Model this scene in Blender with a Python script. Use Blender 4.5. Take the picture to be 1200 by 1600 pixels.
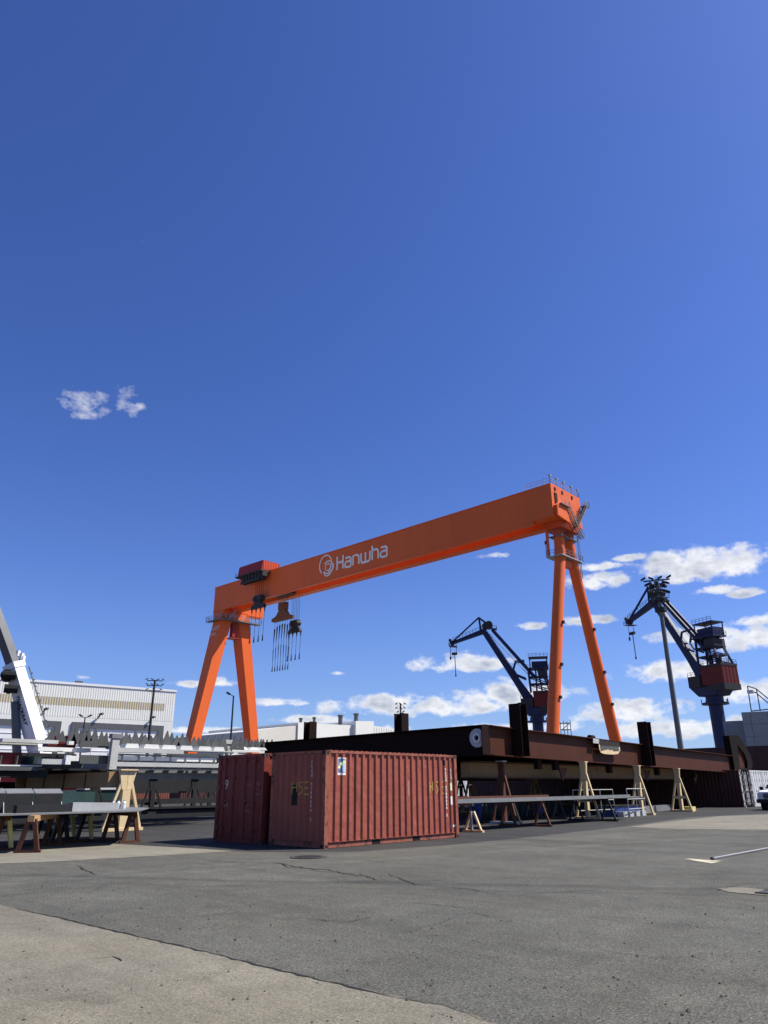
import bpy, bmesh, math, random
from mathutils import Vector, Matrix
R = math.radians
random.seed(7)
S = bpy.context.scene
COL = S.collection
for o in list(bpy.data.objects): bpy.data.objects.remove(o)

# ------------------------------------------------------------------ camera, sky, sun, exposure
# yard grid: +Y runs along the long side of the front container, +X across it; camera stands at the origin
FPX, PITCH, ROLL, HC, YAW = 1129.1, R(20.79), R(-.377), 1.605, math.pi/2-.8184
_f0 = Vector((-math.sin(YAW), math.cos(YAW), 0)); _r0 = Vector((math.cos(YAW), math.sin(YAW), 0)); _z = Vector((0, 0, 1))
CF = math.cos(PITCH)*_f0 + math.sin(PITCH)*_z
_u0 = _r0.cross(CF)
CR = math.cos(ROLL)*_r0 + math.sin(ROLL)*_u0
CU = -math.sin(ROLL)*_r0 + math.cos(ROLL)*_u0
EYE = Vector((0, 0, HC))
cam = bpy.data.cameras.new('camera'); cam_o = bpy.data.objects.new('camera', cam); COL.objects.link(cam_o)
cam.sensor_fit = 'VERTICAL'; cam.sensor_height = 36; cam.sensor_width = 27
cam.lens = 36*FPX/1600; cam.clip_end = 6000; cam.clip_start = .1
cam_o.matrix_world = Matrix(((CR.x, CU.x, -CF.x, EYE.x), (CR.y, CU.y, -CF.y, EYE.y), (CR.z, CU.z, -CF.z, EYE.z), (0, 0, 0, 1)))
S.camera = cam_o

SUN_EL, SUN_AZ = R(51.0), R(41.0)          # azimuth measured from +Y towards +X
sun_dir = Vector((math.sin(SUN_AZ)*math.cos(SUN_EL), math.cos(SUN_AZ)*math.cos(SUN_EL), math.sin(SUN_EL)))
sl = bpy.data.lights.new('sun', 'SUN'); sl.energy = 5.0; sl.angle = R(.53); sl.color = (1, .945, .85)
so = bpy.data.objects.new('sun', sl); COL.objects.link(so); so.rotation_euler = sun_dir.to_track_quat('Z', 'Y').to_euler(); so.location = (30, -20, 80)

# construction helpers: where the sight line of a point of the photograph (1200x1600) meets a plane of the yard
def ray(x, y): return (x-600)*CR - (y-800)*CU + FPX*CF
def pz(x, y, z=0): d = ray(x, y); return EYE + d*((z-HC)/d.z)
def pX(x, y, X): d = ray(x, y); return EYE + d*(X/d.x)
def pY(x, y, Y): d = ray(x, y); return EYE + d*(Y/d.y)
def pD(x, y, D): d = ray(x, y); return EYE + d*(D/math.hypot(d.x, d.y))

# sky with fair weather cumulus
W = bpy.data.worlds.new('World'); S.world = W; W.use_nodes = True
nt = W.node_tree; nt.nodes.clear(); L = nt.links.new
def N(t, **k):
    n = nt.nodes.new(t)
    for a, v in k.items(): setattr(n, a, v)
    return n
def M(op, a, b=None, c=None, clamp=False):
    n = N('ShaderNodeMath', operation=op); n.use_clamp = clamp
    for i, v in enumerate((a, b, c)):
        if v is None: continue
        if isinstance(v, (int, float)): n.inputs[i].default_value = v
        else: L(v, n.inputs[i])
    return n.outputs[0]
sky = N('ShaderNodeTexSky', sky_type='NISHITA'); sky.sun_disc = False
sky.sun_elevation = SUN_EL; sky.sun_rotation = SUN_AZ
sky.altitude = 0; sky.air_density = 1.0; sky.dust_density = .7; sky.ozone_density = 3.0
hs = N('ShaderNodeHueSaturation'); hs.inputs['Saturation'].default_value = 1.04; hs.inputs['Hue'].default_value = .505
tint = N('ShaderNodeMixRGB', blend_type='MULTIPLY'); tint.inputs[0].default_value = 1; tint.inputs[2].default_value = (.61, .785, 1.22, 1); L(sky.outputs[0], tint.inputs[1]); hz = N('ShaderNodeMixRGB'); hz.inputs[2].default_value = (4.9, 7.0, 10.6, 1); L(tint.outputs[0], hz.inputs[1]); HZ = hz; L(hz.outputs[0], hs.inputs['Color'])
SKY_K = .082
tc = N('ShaderNodeTexCoord'); vec = tc.outputs['Generated']
sep = N('ShaderNodeSeparateXYZ'); L(vec, sep.inputs[0])
az = M('ARCTAN2', sep.outputs[0], sep.outputs[1]); el = M('ARCSINE', sep.outputs[2])
L(M('MULTIPLY', M('POWER', 2.718, M('MULTIPLY', M('MAXIMUM', el, 0), -8.5)), .36), HZ.inputs[0])       # whiter air low in the sky
mp = N('ShaderNodeMapping'); mp.inputs['Scale'].default_value = (1, 1, 1.7); L(vec, mp.inputs[0])
def noise(scale, detail, rough, v=None):
    n = N('ShaderNodeTexNoise'); n.inputs['Scale'].default_value = scale; n.inputs['Detail'].default_value = detail; n.inputs['Roughness'].default_value = rough
    L(v or mp.outputs[0], n.inputs['Vector']); return n.outputs['Fac']
nbig = noise(9, 8, .55); nfine = noise(38, 8, .62); npuff = noise(24, 5, .55)
# clouds: (x, y, half width, half height, wispiness) seen in the photograph, turned into azimuth / elevation
CL = [(1085, 887, 95, 36, .25), (940, 909, 62, 16, .3), (930, 887, 36, 9, .4), (985, 872, 26, 8, .4),
      (1112, 924, 32, 10, .3), (1165, 928, 26, 8, .3), (910, 970, 44, 11, .5), (1180, 1000, 60, 22, .2), (1190, 968, 60, 12, .4), (1090, 995, 80, 14, .4),
      (1045, 1050, 90, 22, .2), (712, 1038, 86, 19, .4), (680, 1105, 190, 21, .1), (800, 1088, 95, 24, .1), (985, 1116, 100, 22, .15), (1075, 1140, 130, 20, .15),
      (441, 1098, 50, 9, .35), (492, 1125, 62, 9, .3), (291, 1069, 30, 6, .6), (345, 1067, 28, 9, .5), (780, 868, 30, 6, 1.0), (825, 978, 34, 7, 1.0),
      (820, 1138, 130, 11, .3), (1190, 1085, 60, 24, .2), (330, 1142, 80, 7, .5), (131, 1058, 14, 4, .8), (560, 1140, 90, 8, .5), (528, 1052, 16, 4, 1.0)]
field = None; below = None
for (x, y, hw, hh, wi) in CL:
    d = ray(x, y).normalized(); a0 = math.atan2(d.x, d.y); e0 = math.asin(d.z)
    k = math.sqrt(((x-600)**2+(y-800)**2)/FPX**2+1)
    w = hw/FPX/k/max(math.cos(e0), .3); h = hh/FPX/k
    u = M('DIVIDE', M('SUBTRACT', az, a0), w); v = M('DIVIDE', M('SUBTRACT', el, e0), h)
    v2 = M('MAXIMUM', v, M('MULTIPLY', v, -1.5)) if wi < .6 else v           # flatter underside
    q = M('SUBTRACT', 1.0-.30*wi, M('ADD', M('MULTIPLY', u, u), M('MULTIPLY', v2, v2)))
    q = M('MAXIMUM', q, -1.4)
    field = q if field is None else M('MAXIMUM', field, q)
# the same fair weather clouds go on round the horizon outside the picture
wisp = None
for (x, y, hw, hh) in ((128, 631, 44, 24), (150, 622, 26, 16), (197, 626, 20, 22), (205, 637, 22, 17)):
    d = ray(x, y).normalized(); a0 = math.atan2(d.x, d.y); e0 = math.asin(d.z); k = math.sqrt(((x-600)**2+(y-800)**2)/FPX**2+1)
    u = M('DIVIDE', M('SUBTRACT', az, a0), hw/FPX/k/math.cos(e0)); v = M('DIVIDE', M('SUBTRACT', el, e0), hh/FPX/k)
    q = M('SUBTRACT', 1.0, M('ADD', M('MULTIPLY', u, u), M('MULTIPLY', v, v))); wisp = q if wisp is None else M('MAXIMUM', wisp, q)
wn1 = noise(58, 7, .6); wn2 = noise(22, 5, .6)
wd = M('ADD', M('MULTIPLY', M('MAXIMUM', wisp, -1.2), .55), M('SUBTRACT', M('ADD', M('MULTIPLY', wn1, 1.7), M('MULTIPLY', wn2, 1.5)), 1.65))
wcov = N('ShaderNodeMapRange'); wcov.inputs[1].default_value = .02; wcov.inputs[2].default_value = 1.05; L(wd, wcov.inputs[0])
inview = M('LESS_THAN', M('ABSOLUTE', M('SUBTRACT', az, -YAW)), .56)
band = M('SUBTRACT', 1, M('DIVIDE', M('ABSOLUTE', M('SUBTRACT', el, .12)), .13))
roundf = M('SUBTRACT', M('ADD', M('MULTIPLY', nbig, 4.0), M('MULTIPLY', band, .9)), 2.9)
roundf = M('SUBTRACT', roundf, M('MULTIPLY', inview, 3.0))
field = M('MAXIMUM', field, roundf)
puff = M('SUBTRACT', M('ADD', M('MULTIPLY', nfine, 1.5), M('MULTIPLY', npuff, 2.0)), 1.70)
dens = M('ADD', M('MULTIPLY', field, .8), M('MULTIPLY', puff, 1.55))
cov = N('ShaderNodeMapRange', interpolation_type='SMOOTHSTEP'); cov.inputs[1].default_value = -.10; cov.inputs[2].default_value = .85; L(dens, cov.inputs[0])
thick = N('ShaderNodeMapRange'); thick.inputs[1].default_value = .35; thick.inputs[2].default_value = 1.6; L(dens, thick.inputs[0])
# thin rims are white, thick hearts and undersides greyer
offm = N('ShaderNodeMapping'); offm.inputs['Location'].default_value = (.0, .0, -.022); L(vec, offm.inputs[0])
offs = N('ShaderNodeMapping'); offs.inputs['Scale'].default_value = (1, 1, 1.7); L(offm.outputs[0], offs.inputs[0])
n2 = noise(24, 5, .55, offs.outputs[0])
shade = M('ADD', M('MULTIPLY', M('SUBTRACT', npuff, n2), 2.2), M('MULTIPLY', thick.outputs[0], .5), clamp=True)
cmix = N('ShaderNodeMixRGB'); cmix.inputs[1].default_value = (8.3, 8.35, 8.5, 1); cmix.inputs[2].default_value = (3.9, 4.3, 5.3, 1); L(shade, cmix.inputs[0])
fin = N('ShaderNodeMixRGB'); L(M('MAXIMUM', M('MULTIPLY', cov.outputs[0], .95), M('MULTIPLY', wcov.outputs[0], .95)), fin.inputs[0]); L(hs.outputs[0], fin.inputs[1]); L(cmix.outputs[0], fin.inputs[2])
bg = N('ShaderNodeBackground'); bg.inputs[1].default_value = SKY_K; L(fin.outputs[0], bg.inputs[0])
wo = N('ShaderNodeOutputWorld'); L(bg.outputs[0], wo.inputs[0])

vs = S.view_settings; vs.view_transform = 'Standard'; vs.look = 'None'; vs.gamma = 1; vs.use_curve_mapping = False; vs.exposure = 0.5
S.render.engine = 'CYCLES'; S.cycles.max_bounces = 8; S.cycles.diffuse_bounces = 6

# ------------------------------------------------------------------ materials
def material(name, col, rough=.55, metal=0.0, var=.18, scale=1.2, fine=14, rust=None, rust_at=.62, rust_scale=2.5, bump=.15, streak=0, spec=.22, dent=0):
    m = bpy.data.materials.new(name); m.use_nodes = True
    t = m.node_tree; ns = t.nodes; b = ns['Principled BSDF']; lk = t.links.new
    g = ns.new('ShaderNodeNewGeometry')
    n1 = ns.new('ShaderNodeTexNoise'); n1.inputs['Scale'].default_value = scale; n1.inputs['Detail'].default_value = 5; n1.inputs['Roughness'].default_value = .6
    n3 = ns.new('ShaderNodeTexNoise'); n3.inputs['Scale'].default_value = fine; n3.inputs['Detail'].default_value = 4
    lk(g.outputs['Position'], n3.inputs[0])
    if streak:
        mpp = ns.new('ShaderNodeMapping'); mpp.inputs['Scale'].default_value = (1, 1, 1/streak); lk(g.outputs['Position'], mpp.inputs[0]); lk(mpp.outputs[0], n1.inputs[0])
    else: lk(g.outputs['Position'], n1.inputs[0])
    ad = ns.new('ShaderNodeMath'); ad.operation = 'MULTIPLY_ADD'; lk(n3.outputs[0], ad.inputs[0]); ad.inputs[1].default_value = .45; 
    sc = ns.new('ShaderNodeMath'); sc.operation = 'MULTIPLY'; lk(n1.outputs[0], sc.inputs[0]); sc.inputs[1].default_value = .55; lk(sc.outputs[0], ad.inputs[2])
    mr = ns.new('ShaderNodeMapRange'); mr.inputs[1].default_value = .3; mr.inputs[2].default_value = .7; lk(ad.outputs[0], mr.inputs[0])
    mx = ns.new('ShaderNodeMixRGB'); lk(mr.outputs[0], mx.inputs[0])
    mx.inputs[1].default_value = (*[c*(1-var) for c in col], 1); mx.inputs[2].default_value = (*[min(1, c*(1+var)) for c in col], 1)
    out = mx.outputs[0]
    if rust:
        n2 = ns.new('ShaderNodeTexNoise'); n2.inputs['Scale'].default_value = rust_scale; n2.inputs['Detail'].default_value = 8; n2.inputs['Roughness'].default_value = .68
        lk((mpp.outputs[0] if streak else g.outputs['Position']), n2.inputs[0])
        r2 = ns.new('ShaderNodeMapRange'); r2.inputs[1].default_value = rust_at; r2.inputs[2].default_value = rust_at+.1; lk(n2.outputs[0], r2.inputs[0])
        m2 = ns.new('ShaderNodeMixRGB'); lk(r2.outputs[0], m2.inputs[0]); lk(out, m2.inputs[1]); m2.inputs[2].default_value = (*rust, 1); out = m2.outputs[0]
    lk(out, b.inputs['Base Color'])
    b.inputs['Roughness'].default_value = rough; b.inputs['Metallic'].default_value = metal; b.inputs['Specular IOR Level'].default_value = spec
    if dent:
        dn = ns.new('ShaderNodeTexNoise'); dn.inputs['Scale'].default_value = 2.6; dn.inputs['Detail'].default_value = 2; lk(g.outputs['Position'], dn.inputs[0])
        db = ns.new('ShaderNodeBump'); db.inputs['Strength'].default_value = dent; db.inputs['Distance'].default_value = .12; lk(dn.outputs[0], db.inputs['Height']); lk(db.outputs[0], b.inputs['Normal'])
    if bump:
        bp = ns.new('ShaderNodeBump'); bp.inputs['Strength'].default_value = bump; bp.inputs['Distance'].default_value = .02; lk(n3.outputs[0], bp.inputs['Height']); lk(bp.outputs[0], b.inputs['Normal'])
        if dent: lk(db.outputs[0], bp.inputs['Normal'])
    return m
RUST = (.16, .055, .022)
MT = {}
def mk(k, *a, **kw): MT[k] = material(k, *a, **kw)
mk('orange_paint', (.72, .130, .026), .5, var=.10, scale=.12, fine=1.2, rust=(.50, .085, .02), rust_at=.64, rust_scale=.25, streak=6, bump=.03)
mk('orange_red_paint', (.62, .09, .02), .5, var=.1, scale=.2, fine=2, bump=.03)
mk('trolley_red', (.28, .028, .026), .5, var=.12, scale=.5, fine=3, bump=.03)
mk('crane_blue', (.020, .028, .075), .5, var=.2, scale=.3, fine=2, bump=.03)
mk('crane_red', (.13, .018, .013), .55, var=.2, scale=.5, fine=3, bump=.03)
mk('dark_steel', (.035, .033, .034), .6, var=.3, scale=1.5, rust=RUST, rust_at=.68)
mk('grating_steel', (.16, .16, .16), .6, var=.2)
mk('galvanised', (.34, .35, .36), .5, .3, var=.15, scale=2)
mk('container_red', (.30, .084, .054), .55, var=.22, scale=1.2, fine=22, rust=(.21, .062, .042), rust_at=.57, rust_scale=1.6, streak=5, bump=.08, dent=.35)
mk('container_maroon', (.19, .036, .026), .55, var=.2, scale=1.2, fine=22, rust=(.09, .022, .016), rust_at=.58, rust_scale=2, streak=5, bump=.08, dent=.35)
mk('container_rail', (.30, .10, .065), .65, var=.3, scale=4, fine=30, rust=(.10, .05, .03), rust_at=.52, rust_scale=5, bump=.2)
mk('container_casting', (.15, .065, .045), .7, var=.4, scale=6, rust=(.055, .035, .025), rust_at=.5, rust_scale=8, bump=.3)
mk('container_dark', (.075, .03, .026), .6, var=.3, scale=1.5, rust=(.11, .035, .02), rust_at=.56, streak=4)
mk('container_white', (.64, .64, .61), .5, var=.06, scale=1.5, rust=(.32, .2, .12), rust_at=.69, streak=6)
mk('container_blue', (.03, .055, .2), .5, var=.15)
mk('void_black', (.006, .006, .006), .8, var=0, bump=0)
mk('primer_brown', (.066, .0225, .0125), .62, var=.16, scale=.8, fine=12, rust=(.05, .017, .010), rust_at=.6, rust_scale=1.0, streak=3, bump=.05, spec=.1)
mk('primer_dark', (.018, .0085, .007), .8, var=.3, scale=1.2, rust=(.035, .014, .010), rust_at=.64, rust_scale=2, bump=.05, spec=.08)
mk('tar_black', (.009, .006, .005), .8, var=.2, bump=0, spec=.08)
mk('pad_grey', (.42, .43, .41), .6, var=.12, scale=4)
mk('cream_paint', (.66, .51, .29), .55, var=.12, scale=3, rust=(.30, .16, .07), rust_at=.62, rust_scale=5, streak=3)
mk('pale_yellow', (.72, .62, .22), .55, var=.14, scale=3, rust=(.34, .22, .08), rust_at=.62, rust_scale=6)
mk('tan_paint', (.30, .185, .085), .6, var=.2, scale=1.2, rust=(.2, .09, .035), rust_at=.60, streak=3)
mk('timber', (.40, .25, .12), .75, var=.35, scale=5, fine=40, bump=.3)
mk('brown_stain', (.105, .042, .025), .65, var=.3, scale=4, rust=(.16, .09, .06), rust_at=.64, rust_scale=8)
mk('rack_grey', (.44, .44, .41), .6, var=.14, scale=2.5, rust=(.24, .21, .17), rust_at=.62, rust_scale=4)
mk('rack_light', (.70, .69, .64), .6, var=.12, scale=2.5, rust=(.36, .3, .24), rust_at=.66, rust_scale=5)
mk('bracket_grey', (.085, .087, .082), .6, var=.25, scale=3)
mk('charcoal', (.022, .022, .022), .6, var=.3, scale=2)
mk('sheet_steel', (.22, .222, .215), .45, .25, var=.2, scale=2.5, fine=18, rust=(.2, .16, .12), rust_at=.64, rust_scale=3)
mk('green_primer', (.025, .055, .05), .6, var=.3)
mk('machine_red', (.10, .009, .010), .5, var=.2)
mk('white_paint', (.80, .80, .79), .4, var=.05, scale=1)
mk('boom_white', (.78, .785, .80), .35, var=.05, scale=.8)
mk('boom_grey', (.115, .12, .125), .4, .2, var=.2, scale=1)
mk('lettering_white', (.82, .77, .70), .6, var=.05, bump=0)
mk('lettering_pale', (.62, .5, .45), .7, var=.2, fine=60, bump=0)
mk('lettering_dim', (.36, .16, .12), .7, var=.25, fine=40, bump=0)
mk('spray_yellow', (.52, .36, .08), .7, var=.35, fine=40, bump=0)
mk('spray_black', (.028, .018, .014), .7, var=.3, fine=30, bump=0)
mk('patch_red', (.30, .075, .055), .6, var=.2, fine=20, bump=0)
mk('sticker_blue', (.10, .17, .30), .5, var=.3, scale=12, bump=0)
mk('sticker_light', (.45, .55, .68), .5, var=.2, scale=12, bump=0)
mk('sticker_yellow', (.78, .80, .42), .5, var=.1, bump=0)
mk('cladding_white', (.72, .715, .66), .5, var=.05, scale=.2, fine=1)
mk('cladding_tan', (.40, .335, .20), .55, var=.1, scale=.3)
mk('door_white', (.76, .76, .75), .5, var=.05, scale=.3)
mk('frame_grey', (.10, .105, .11), .6, var=.1)
mk('cladding_cream', (.60, .59, .52), .55, var=.08, scale=.2)
mk('cladding_grey', (.36, .33, .295), .6, var=.08, scale=.25, fine=3)
mk('block_blue', (.03, .045, .15), .55, var=.15)
mk('rubber', (.02, .02, .02), .85, var=.2)
mk('lens_glass', (.55, .58, .6), .15, var=.05, bump=0)
mk('window_glass', (.02, .025, .03), .08, var=0, bump=0)
mk('plastic_blue', (.12, .25, .42), .4, var=.1)
mk('plastic_clear', (.55, .62, .66), .25, var=.1)
mk('mast_grey', (.15, .15, .145), .55, .2, var=.2, scale=1, streak=4)
mk('mast_dark', (.03, .033, .04), .6, var=.2)
mk('concrete_block', (.17, .17, .165), .85, var=.15, scale=3, fine=30)
mk('brick_orange', (.17, .06, .04), .8, var=.3, scale=.7)
mk('iron', (.085, .08, .072), .75, .3, var=.3, scale=8, bump=.3)

def ground_material(name, base, agg, warm=(1, 1, 1), patch=.22, streaks=0.0, blot=.0, tracks=False):
    m = bpy.data.materials.new(name); m.use_nodes = True; t = m.node_tree; ns = t.nodes; lk = t.links.new; b = ns['Principled BSDF']
    g = ns.new('ShaderNodeNewGeometry')
    def nz(scale, det, ro=.6, v=None, ty='ShaderNodeTexNoise'):
        n = ns.new(ty); n.inputs['Scale'].default_value = scale
        if ty == 'ShaderNodeTexNoise': n.inputs['Detail'].default_value = det; n.inputs['Roughness'].default_value = ro
        lk(v or g.outputs['Position'], n.inputs['Vector']); return n
    def mr(v, a, b_, c, d):
        r = ns.new('ShaderNodeMapRange'); lk(v, r.inputs[0]); r.inputs[1].default_value = a; r.inputs[2].default_value = b_; r.inputs[3].default_value = c; r.inputs[4].default_value = d; return r.outputs[0]
    def mul(a, b_):
        r = ns.new('ShaderNodeMath'); r.operation = 'MULTIPLY'
        lk(a, r.inputs[0])
        if isinstance(b_, float): r.inputs[1].default_value = b_
        else: lk(b_, r.inputs[1])
        return r.outputs[0]
    big = nz(.35, 6, .65); mid = nz(2.2, 6, .7); sp = nz(95, 2, .5); st = nz(34, 4, .7); vor = nz(60, 0, 0, None, 'ShaderNodeTexVoronoi')
    f = mul(mr(big.outputs[0], .3, .7, 1-patch, 1+patch), mr(mid.outputs[0], .3, .7, 1-patch*.7, 1+patch*.7))
    f = mul(f, mr(sp.outputs[0], .35, .68, 1-agg, 1+agg)); f = mul(f, mr(st.outputs[0], .38, .66, 1-agg*.8, 1+agg*.8))
    f = mul(f, mr(vor.outputs['Distance'], .0, .55, 1+agg*1.1, 1-agg*.35))
    if streaks:
        mpn = ns.new('ShaderNodeMapping'); mpn.inputs['Rotation'].default_value = (0, 0, -YAW-.06); mpn.inputs['Scale'].default_value = (.05, .9, 1); lk(g.outputs['Position'], mpn.inputs[0])
        s2 = nz(1.0, 5, .6, mpn.outputs[0]); f = mul(f, mr(s2.outputs[0], .34, .5, 1-streaks, 1.0)); 
    if blot:
        bl = nz(1.3, 3, .5); f = mul(f, mr(bl.outputs[0], .64, .72, 1.0, 1-blot))
    if tracks:                # faint tyre tracks curving across the road
        for (x0, y0, x1, y1, wd, dk) in ((0, 1368, 1200, 1392, .24, .24), (0, 1378, 1200, 1400, .16, .12), (560, 1345, 1200, 1303, .22, -.18), (620, 1330, 1200, 1285, .3, -.14), (0, 1392, 900, 1372, .12, .12), (900, 1600, 1100, 1400, .3, .10)):
            A = pz(x0, y0); B = pz(x1, y1); dd = (B-A).normalized(); nn = Vector((-dd.y, dd.x, 0))
            vm = ns.new('ShaderNodeVectorMath'); vm.operation = 'DOT_PRODUCT'; lk(g.outputs['Position'], vm.inputs[0]); vm.inputs[1].default_value = nn
            s_ = ns.new('ShaderNodeMath'); s_.operation = 'SUBTRACT'; lk(vm.outputs['Value'], s_.inputs[0]); s_.inputs[1].default_value = A.dot(nn)
            w_ = ns.new('ShaderNodeMath'); w_.operation = 'MULTIPLY_ADD'; lk(big.outputs[0], w_.inputs[0]); w_.inputs[1].default_value = 1.6; lk(s_.outputs[0], w_.inputs[2])
            a2 = ns.new('ShaderNodeMath'); a2.operation = 'SUBTRACT'; lk(w_.outputs[0], a2.inputs[0]); a2.inputs[1].default_value = .8
            ab = ns.new('ShaderNodeMath'); ab.operation = 'ABSOLUTE'; lk(a2.outputs[0], ab.inputs[0])
            f = mul(f, mr(ab.outputs[0], wd*.3, wd*1.3, 1-dk, 1.0))
    cm = ns.new('ShaderNodeMixRGB'); cm.blend_type = 'MULTIPLY'; cm.inputs[0].default_value = 1
    cm.inputs[1].default_value = (base*warm[0], base*warm[1], base*warm[2], 1)
    cb = ns.new('ShaderNodeCombineXYZ'); [lk(f, cb.inputs[i]) for i in range(3)]
    lk(cb.outputs[0], cm.inputs[2])
    wn = nz(.5, 4); wm = ns.new('ShaderNodeMixRGB'); wm.blend_type = 'MULTIPLY'; lk(mr(wn.outputs[0], .42, .7, 0, .6), wm.inputs[0]); lk(cm.outputs[0], wm.inputs[1]); wm.inputs[2].default_value = (1.0, .96, .87, 1)
    lk(wm.outputs[0], b.inputs['Base Color']); b.inputs['Roughness'].default_value = .88; b.inputs['Specular IOR Level'].default_value = .25
    bp = ns.new('ShaderNodeBump'); bp.inputs['Strength'].default_value = .55; bp.inputs['Distance'].default_value = .006
    ad = ns.new('ShaderNodeMath'); ad.operation = 'ADD'; lk(sp.outputs[0], ad.inputs[0]); lk(st.outputs[0], ad.inputs[1]); lk(ad.outputs[0], bp.inputs['Height']); lk(bp.outputs[0], b.inputs['Normal'])
    MT[name] = m
ground_material('asphalt_dark', .046, .45, (1.02, 1.0, .97), .2, .25)
ground_material('asphalt_worn', .106, .48, (1.04, 1.02, .84), .22, .22, .12, True)
ground_material('yard_concrete', .105, .25, (1.1, 1.0, .84), .18, .12)
ground_material('concrete_worn', .180, .30, (1.10, 1.01, .77), .18, .12, .2)
ground_material('concrete_pale', .20, .25, (1.09, 1.01, .78), .18, .15, .15)
mk('crack_fill', (.026, .025, .023), .9, var=.3, fine=20, bump=0)
mk('tar_band', (.075, .074, .072), .85, var=.3, fine=60, bump=.2)
mk('road_paint', (.55, .50, .36), .7, var=.35, fine=40, bump=0)
mk('stone', (.075, .068, .058), .85, var=.5, scale=20, fine=60)

# ------------------------------------------------------------------ mesh builder
ORG = {}
class MB:
    def __init__(s): s.v = []; s.f = []
    def add(s, vs, fs): n = len(s.v); s.v += [Vector(p) for p in vs]; s.f += [tuple(i+n for i in f) for f in fs]; return s
    def hexa(s, a, b):   # two quads -> closed solid
        return s.add(list(a)+list(b), [(3, 2, 1, 0), (4, 5, 6, 7), (0, 1, 5, 4), (1, 2, 6, 5), (2, 3, 7, 6), (3, 0, 4, 7)])
    def box(s, x0, y0, z0, x1, y1, z1):
        return s.hexa([(x0, y0, z0), (x1, y0, z0), (x1, y1, z0), (x0, y1, z0)], [(x0, y0, z1), (x1, y0, z1), (x1, y1, z1), (x0, y1, z1)])
    def beam(s, p, q, w, h, up=(0, 0, 1), w2=None, h2=None):
        p = Vector(p); q = Vector(q); d = (q-p).normalized(); up = Vector(up)
        if abs(d.dot(up.normalized())) > .99: up = Vector((0, 1, 0))
        r = d.cross(up).normalized(); u = r.cross(d).normalized(); w2 = w if w2 is None else w2; h2 = h if h2 is None else h2
        def ring(c, w, h): return [c-r*w/2-u*h/2, c+r*w/2-u*h/2, c+r*w/2+u*h/2, c-r*w/2+u*h/2]
        return s.hexa(ring(p, w, h), ring(q, w2, h2))
    def ibeam(s, p, q, w, h, tf=.03, tw=.025, up=(0, 0, 1)):
        p = Vector(p); q = Vector(q); d = (q-p).normalized(); up = Vector(up)
        if abs(d.dot(up)) > .99: up = Vector((0, 1, 0))
        r = d.cross(up).normalized(); u = r.cross(d).normalized()
        for sg in (1, -1): s.beam(p+u*sg*(h-tf)/2, q+u*sg*(h-tf)/2, w, tf, u)
        return s.beam(p, q, tw, h-2*tf, u)
    def tube(s, p, q, r, n=8, r2=None, caps=True):
        p = Vector(p); q = Vector(q); d = (q-p).normalized(); a = d.orthogonal().normalized(); b = d.cross(a); r2 = r if r2 is None else r2
        vs = []
        for c, rr in ((p, r), (q, r2)):
            for i in range(n): t = 2*math.pi*i/n; vs.append(c+a*math.cos(t)*rr+b*math.sin(t)*rr)
        fs = [(i, (i+1) % n, n+(i+1) % n, n+i) for i in range(n)]
        if caps: fs += [tuple(range(n-1, -1, -1)), tuple(range(n, 2*n))]
        return s.add(vs, fs)
    def path(s, pts, r, n=6):
        for a, b in zip(pts, pts[1:]): s.tube(a, b, r, n)
        return s
    def prism(s, pts, ext):
        e = Vector(ext); n = len(pts); pts = [Vector(p) for p in pts]
        return s.add(pts+[p+e for p in pts], [tuple(range(n-1, -1, -1)), tuple(range(n, 2*n))]+[(i, (i+1) % n, n+(i+1) % n, n+i) for i in range(n)])
    def ring(s, c, nrm, r0, r1, th, n=24):
        c = Vector(c); nrm = Vector(nrm).normalized(); a = nrm.orthogonal().normalized(); b = nrm.cross(a); vs = []
        for k in (0, th):
            for rr in (r0, r1):
                for i in range(n): t = 2*math.pi*i/n; vs.append(c+nrm*k+a*math.cos(t)*rr+b*math.sin(t)*rr)
        fs = []
        for i in range(n):
            j = (i+1) % n
            fs += [(i, j, n+j, n+i), (2*n+i, 3*n+i, 3*n+j, 2*n+j), (n+i, n+j, 3*n+j, 3*n+i), (i, 2*n+i, 2*n+j, j)]
        return s.add(vs, fs)
    def build(s, name, mat, parent=None, smooth=False, fix=True):
        me = bpy.data.meshes.new(name); o = bpy.data.objects.new(name, me); COL.objects.link(o)
        if parent is not None: org = ORG[parent.name]; o.parent = parent
        else:
            xs = [p.x for p in s.v]; ys = [p.y for p in s.v]; zs = [p.z for p in s.v]
            org = Vector(((min(xs)+max(xs))/2, (min(ys)+max(ys))/2, min(zs))); o.location = org
        ORG[o.name] = org
        me.from_pydata([p-org for p in s.v], [], s.f)
        if fix:
            bm = bmesh.new(); bm.from_mesh(me); bmesh.ops.recalc_face_normals(bm, faces=bm.faces); bm.to_mesh(me); bm.free()
        me.materials.append(MT[mat])
        if smooth:
            for p in me.polygons: p.use_smooth = True
            me.set_sharp_from_angle(angle=R(35))
        return o
def tag(o, label=None, cat=None, group=None, kind=None):
    if label and not kind: kind = 'thing'
    for k, v in (('label', label), ('category', cat), ('group', group), ('kind', kind)):
        if v: o[k] = v
    return o
def thing(name, loc, label, cat, group=None):
    o = bpy.data.objects.new(name, None); COL.objects.link(o); o.location = loc; o.empty_display_size = .3; ORG[o.name] = Vector(loc)
    return tag(o, label, cat, group)
def copy_thing(root, loc, label, rz=0, group=None):
    def cp(o, par):
        c = o.copy(); COL.objects.link(c); c.parent = par
        for ch in list(o.children): cp(ch, c)
        return c
    c = cp(root, None); c.location = loc; c.rotation_euler = (0, 0, rz); c['label'] = label
    if group: c['group'] = group
    return c
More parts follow.
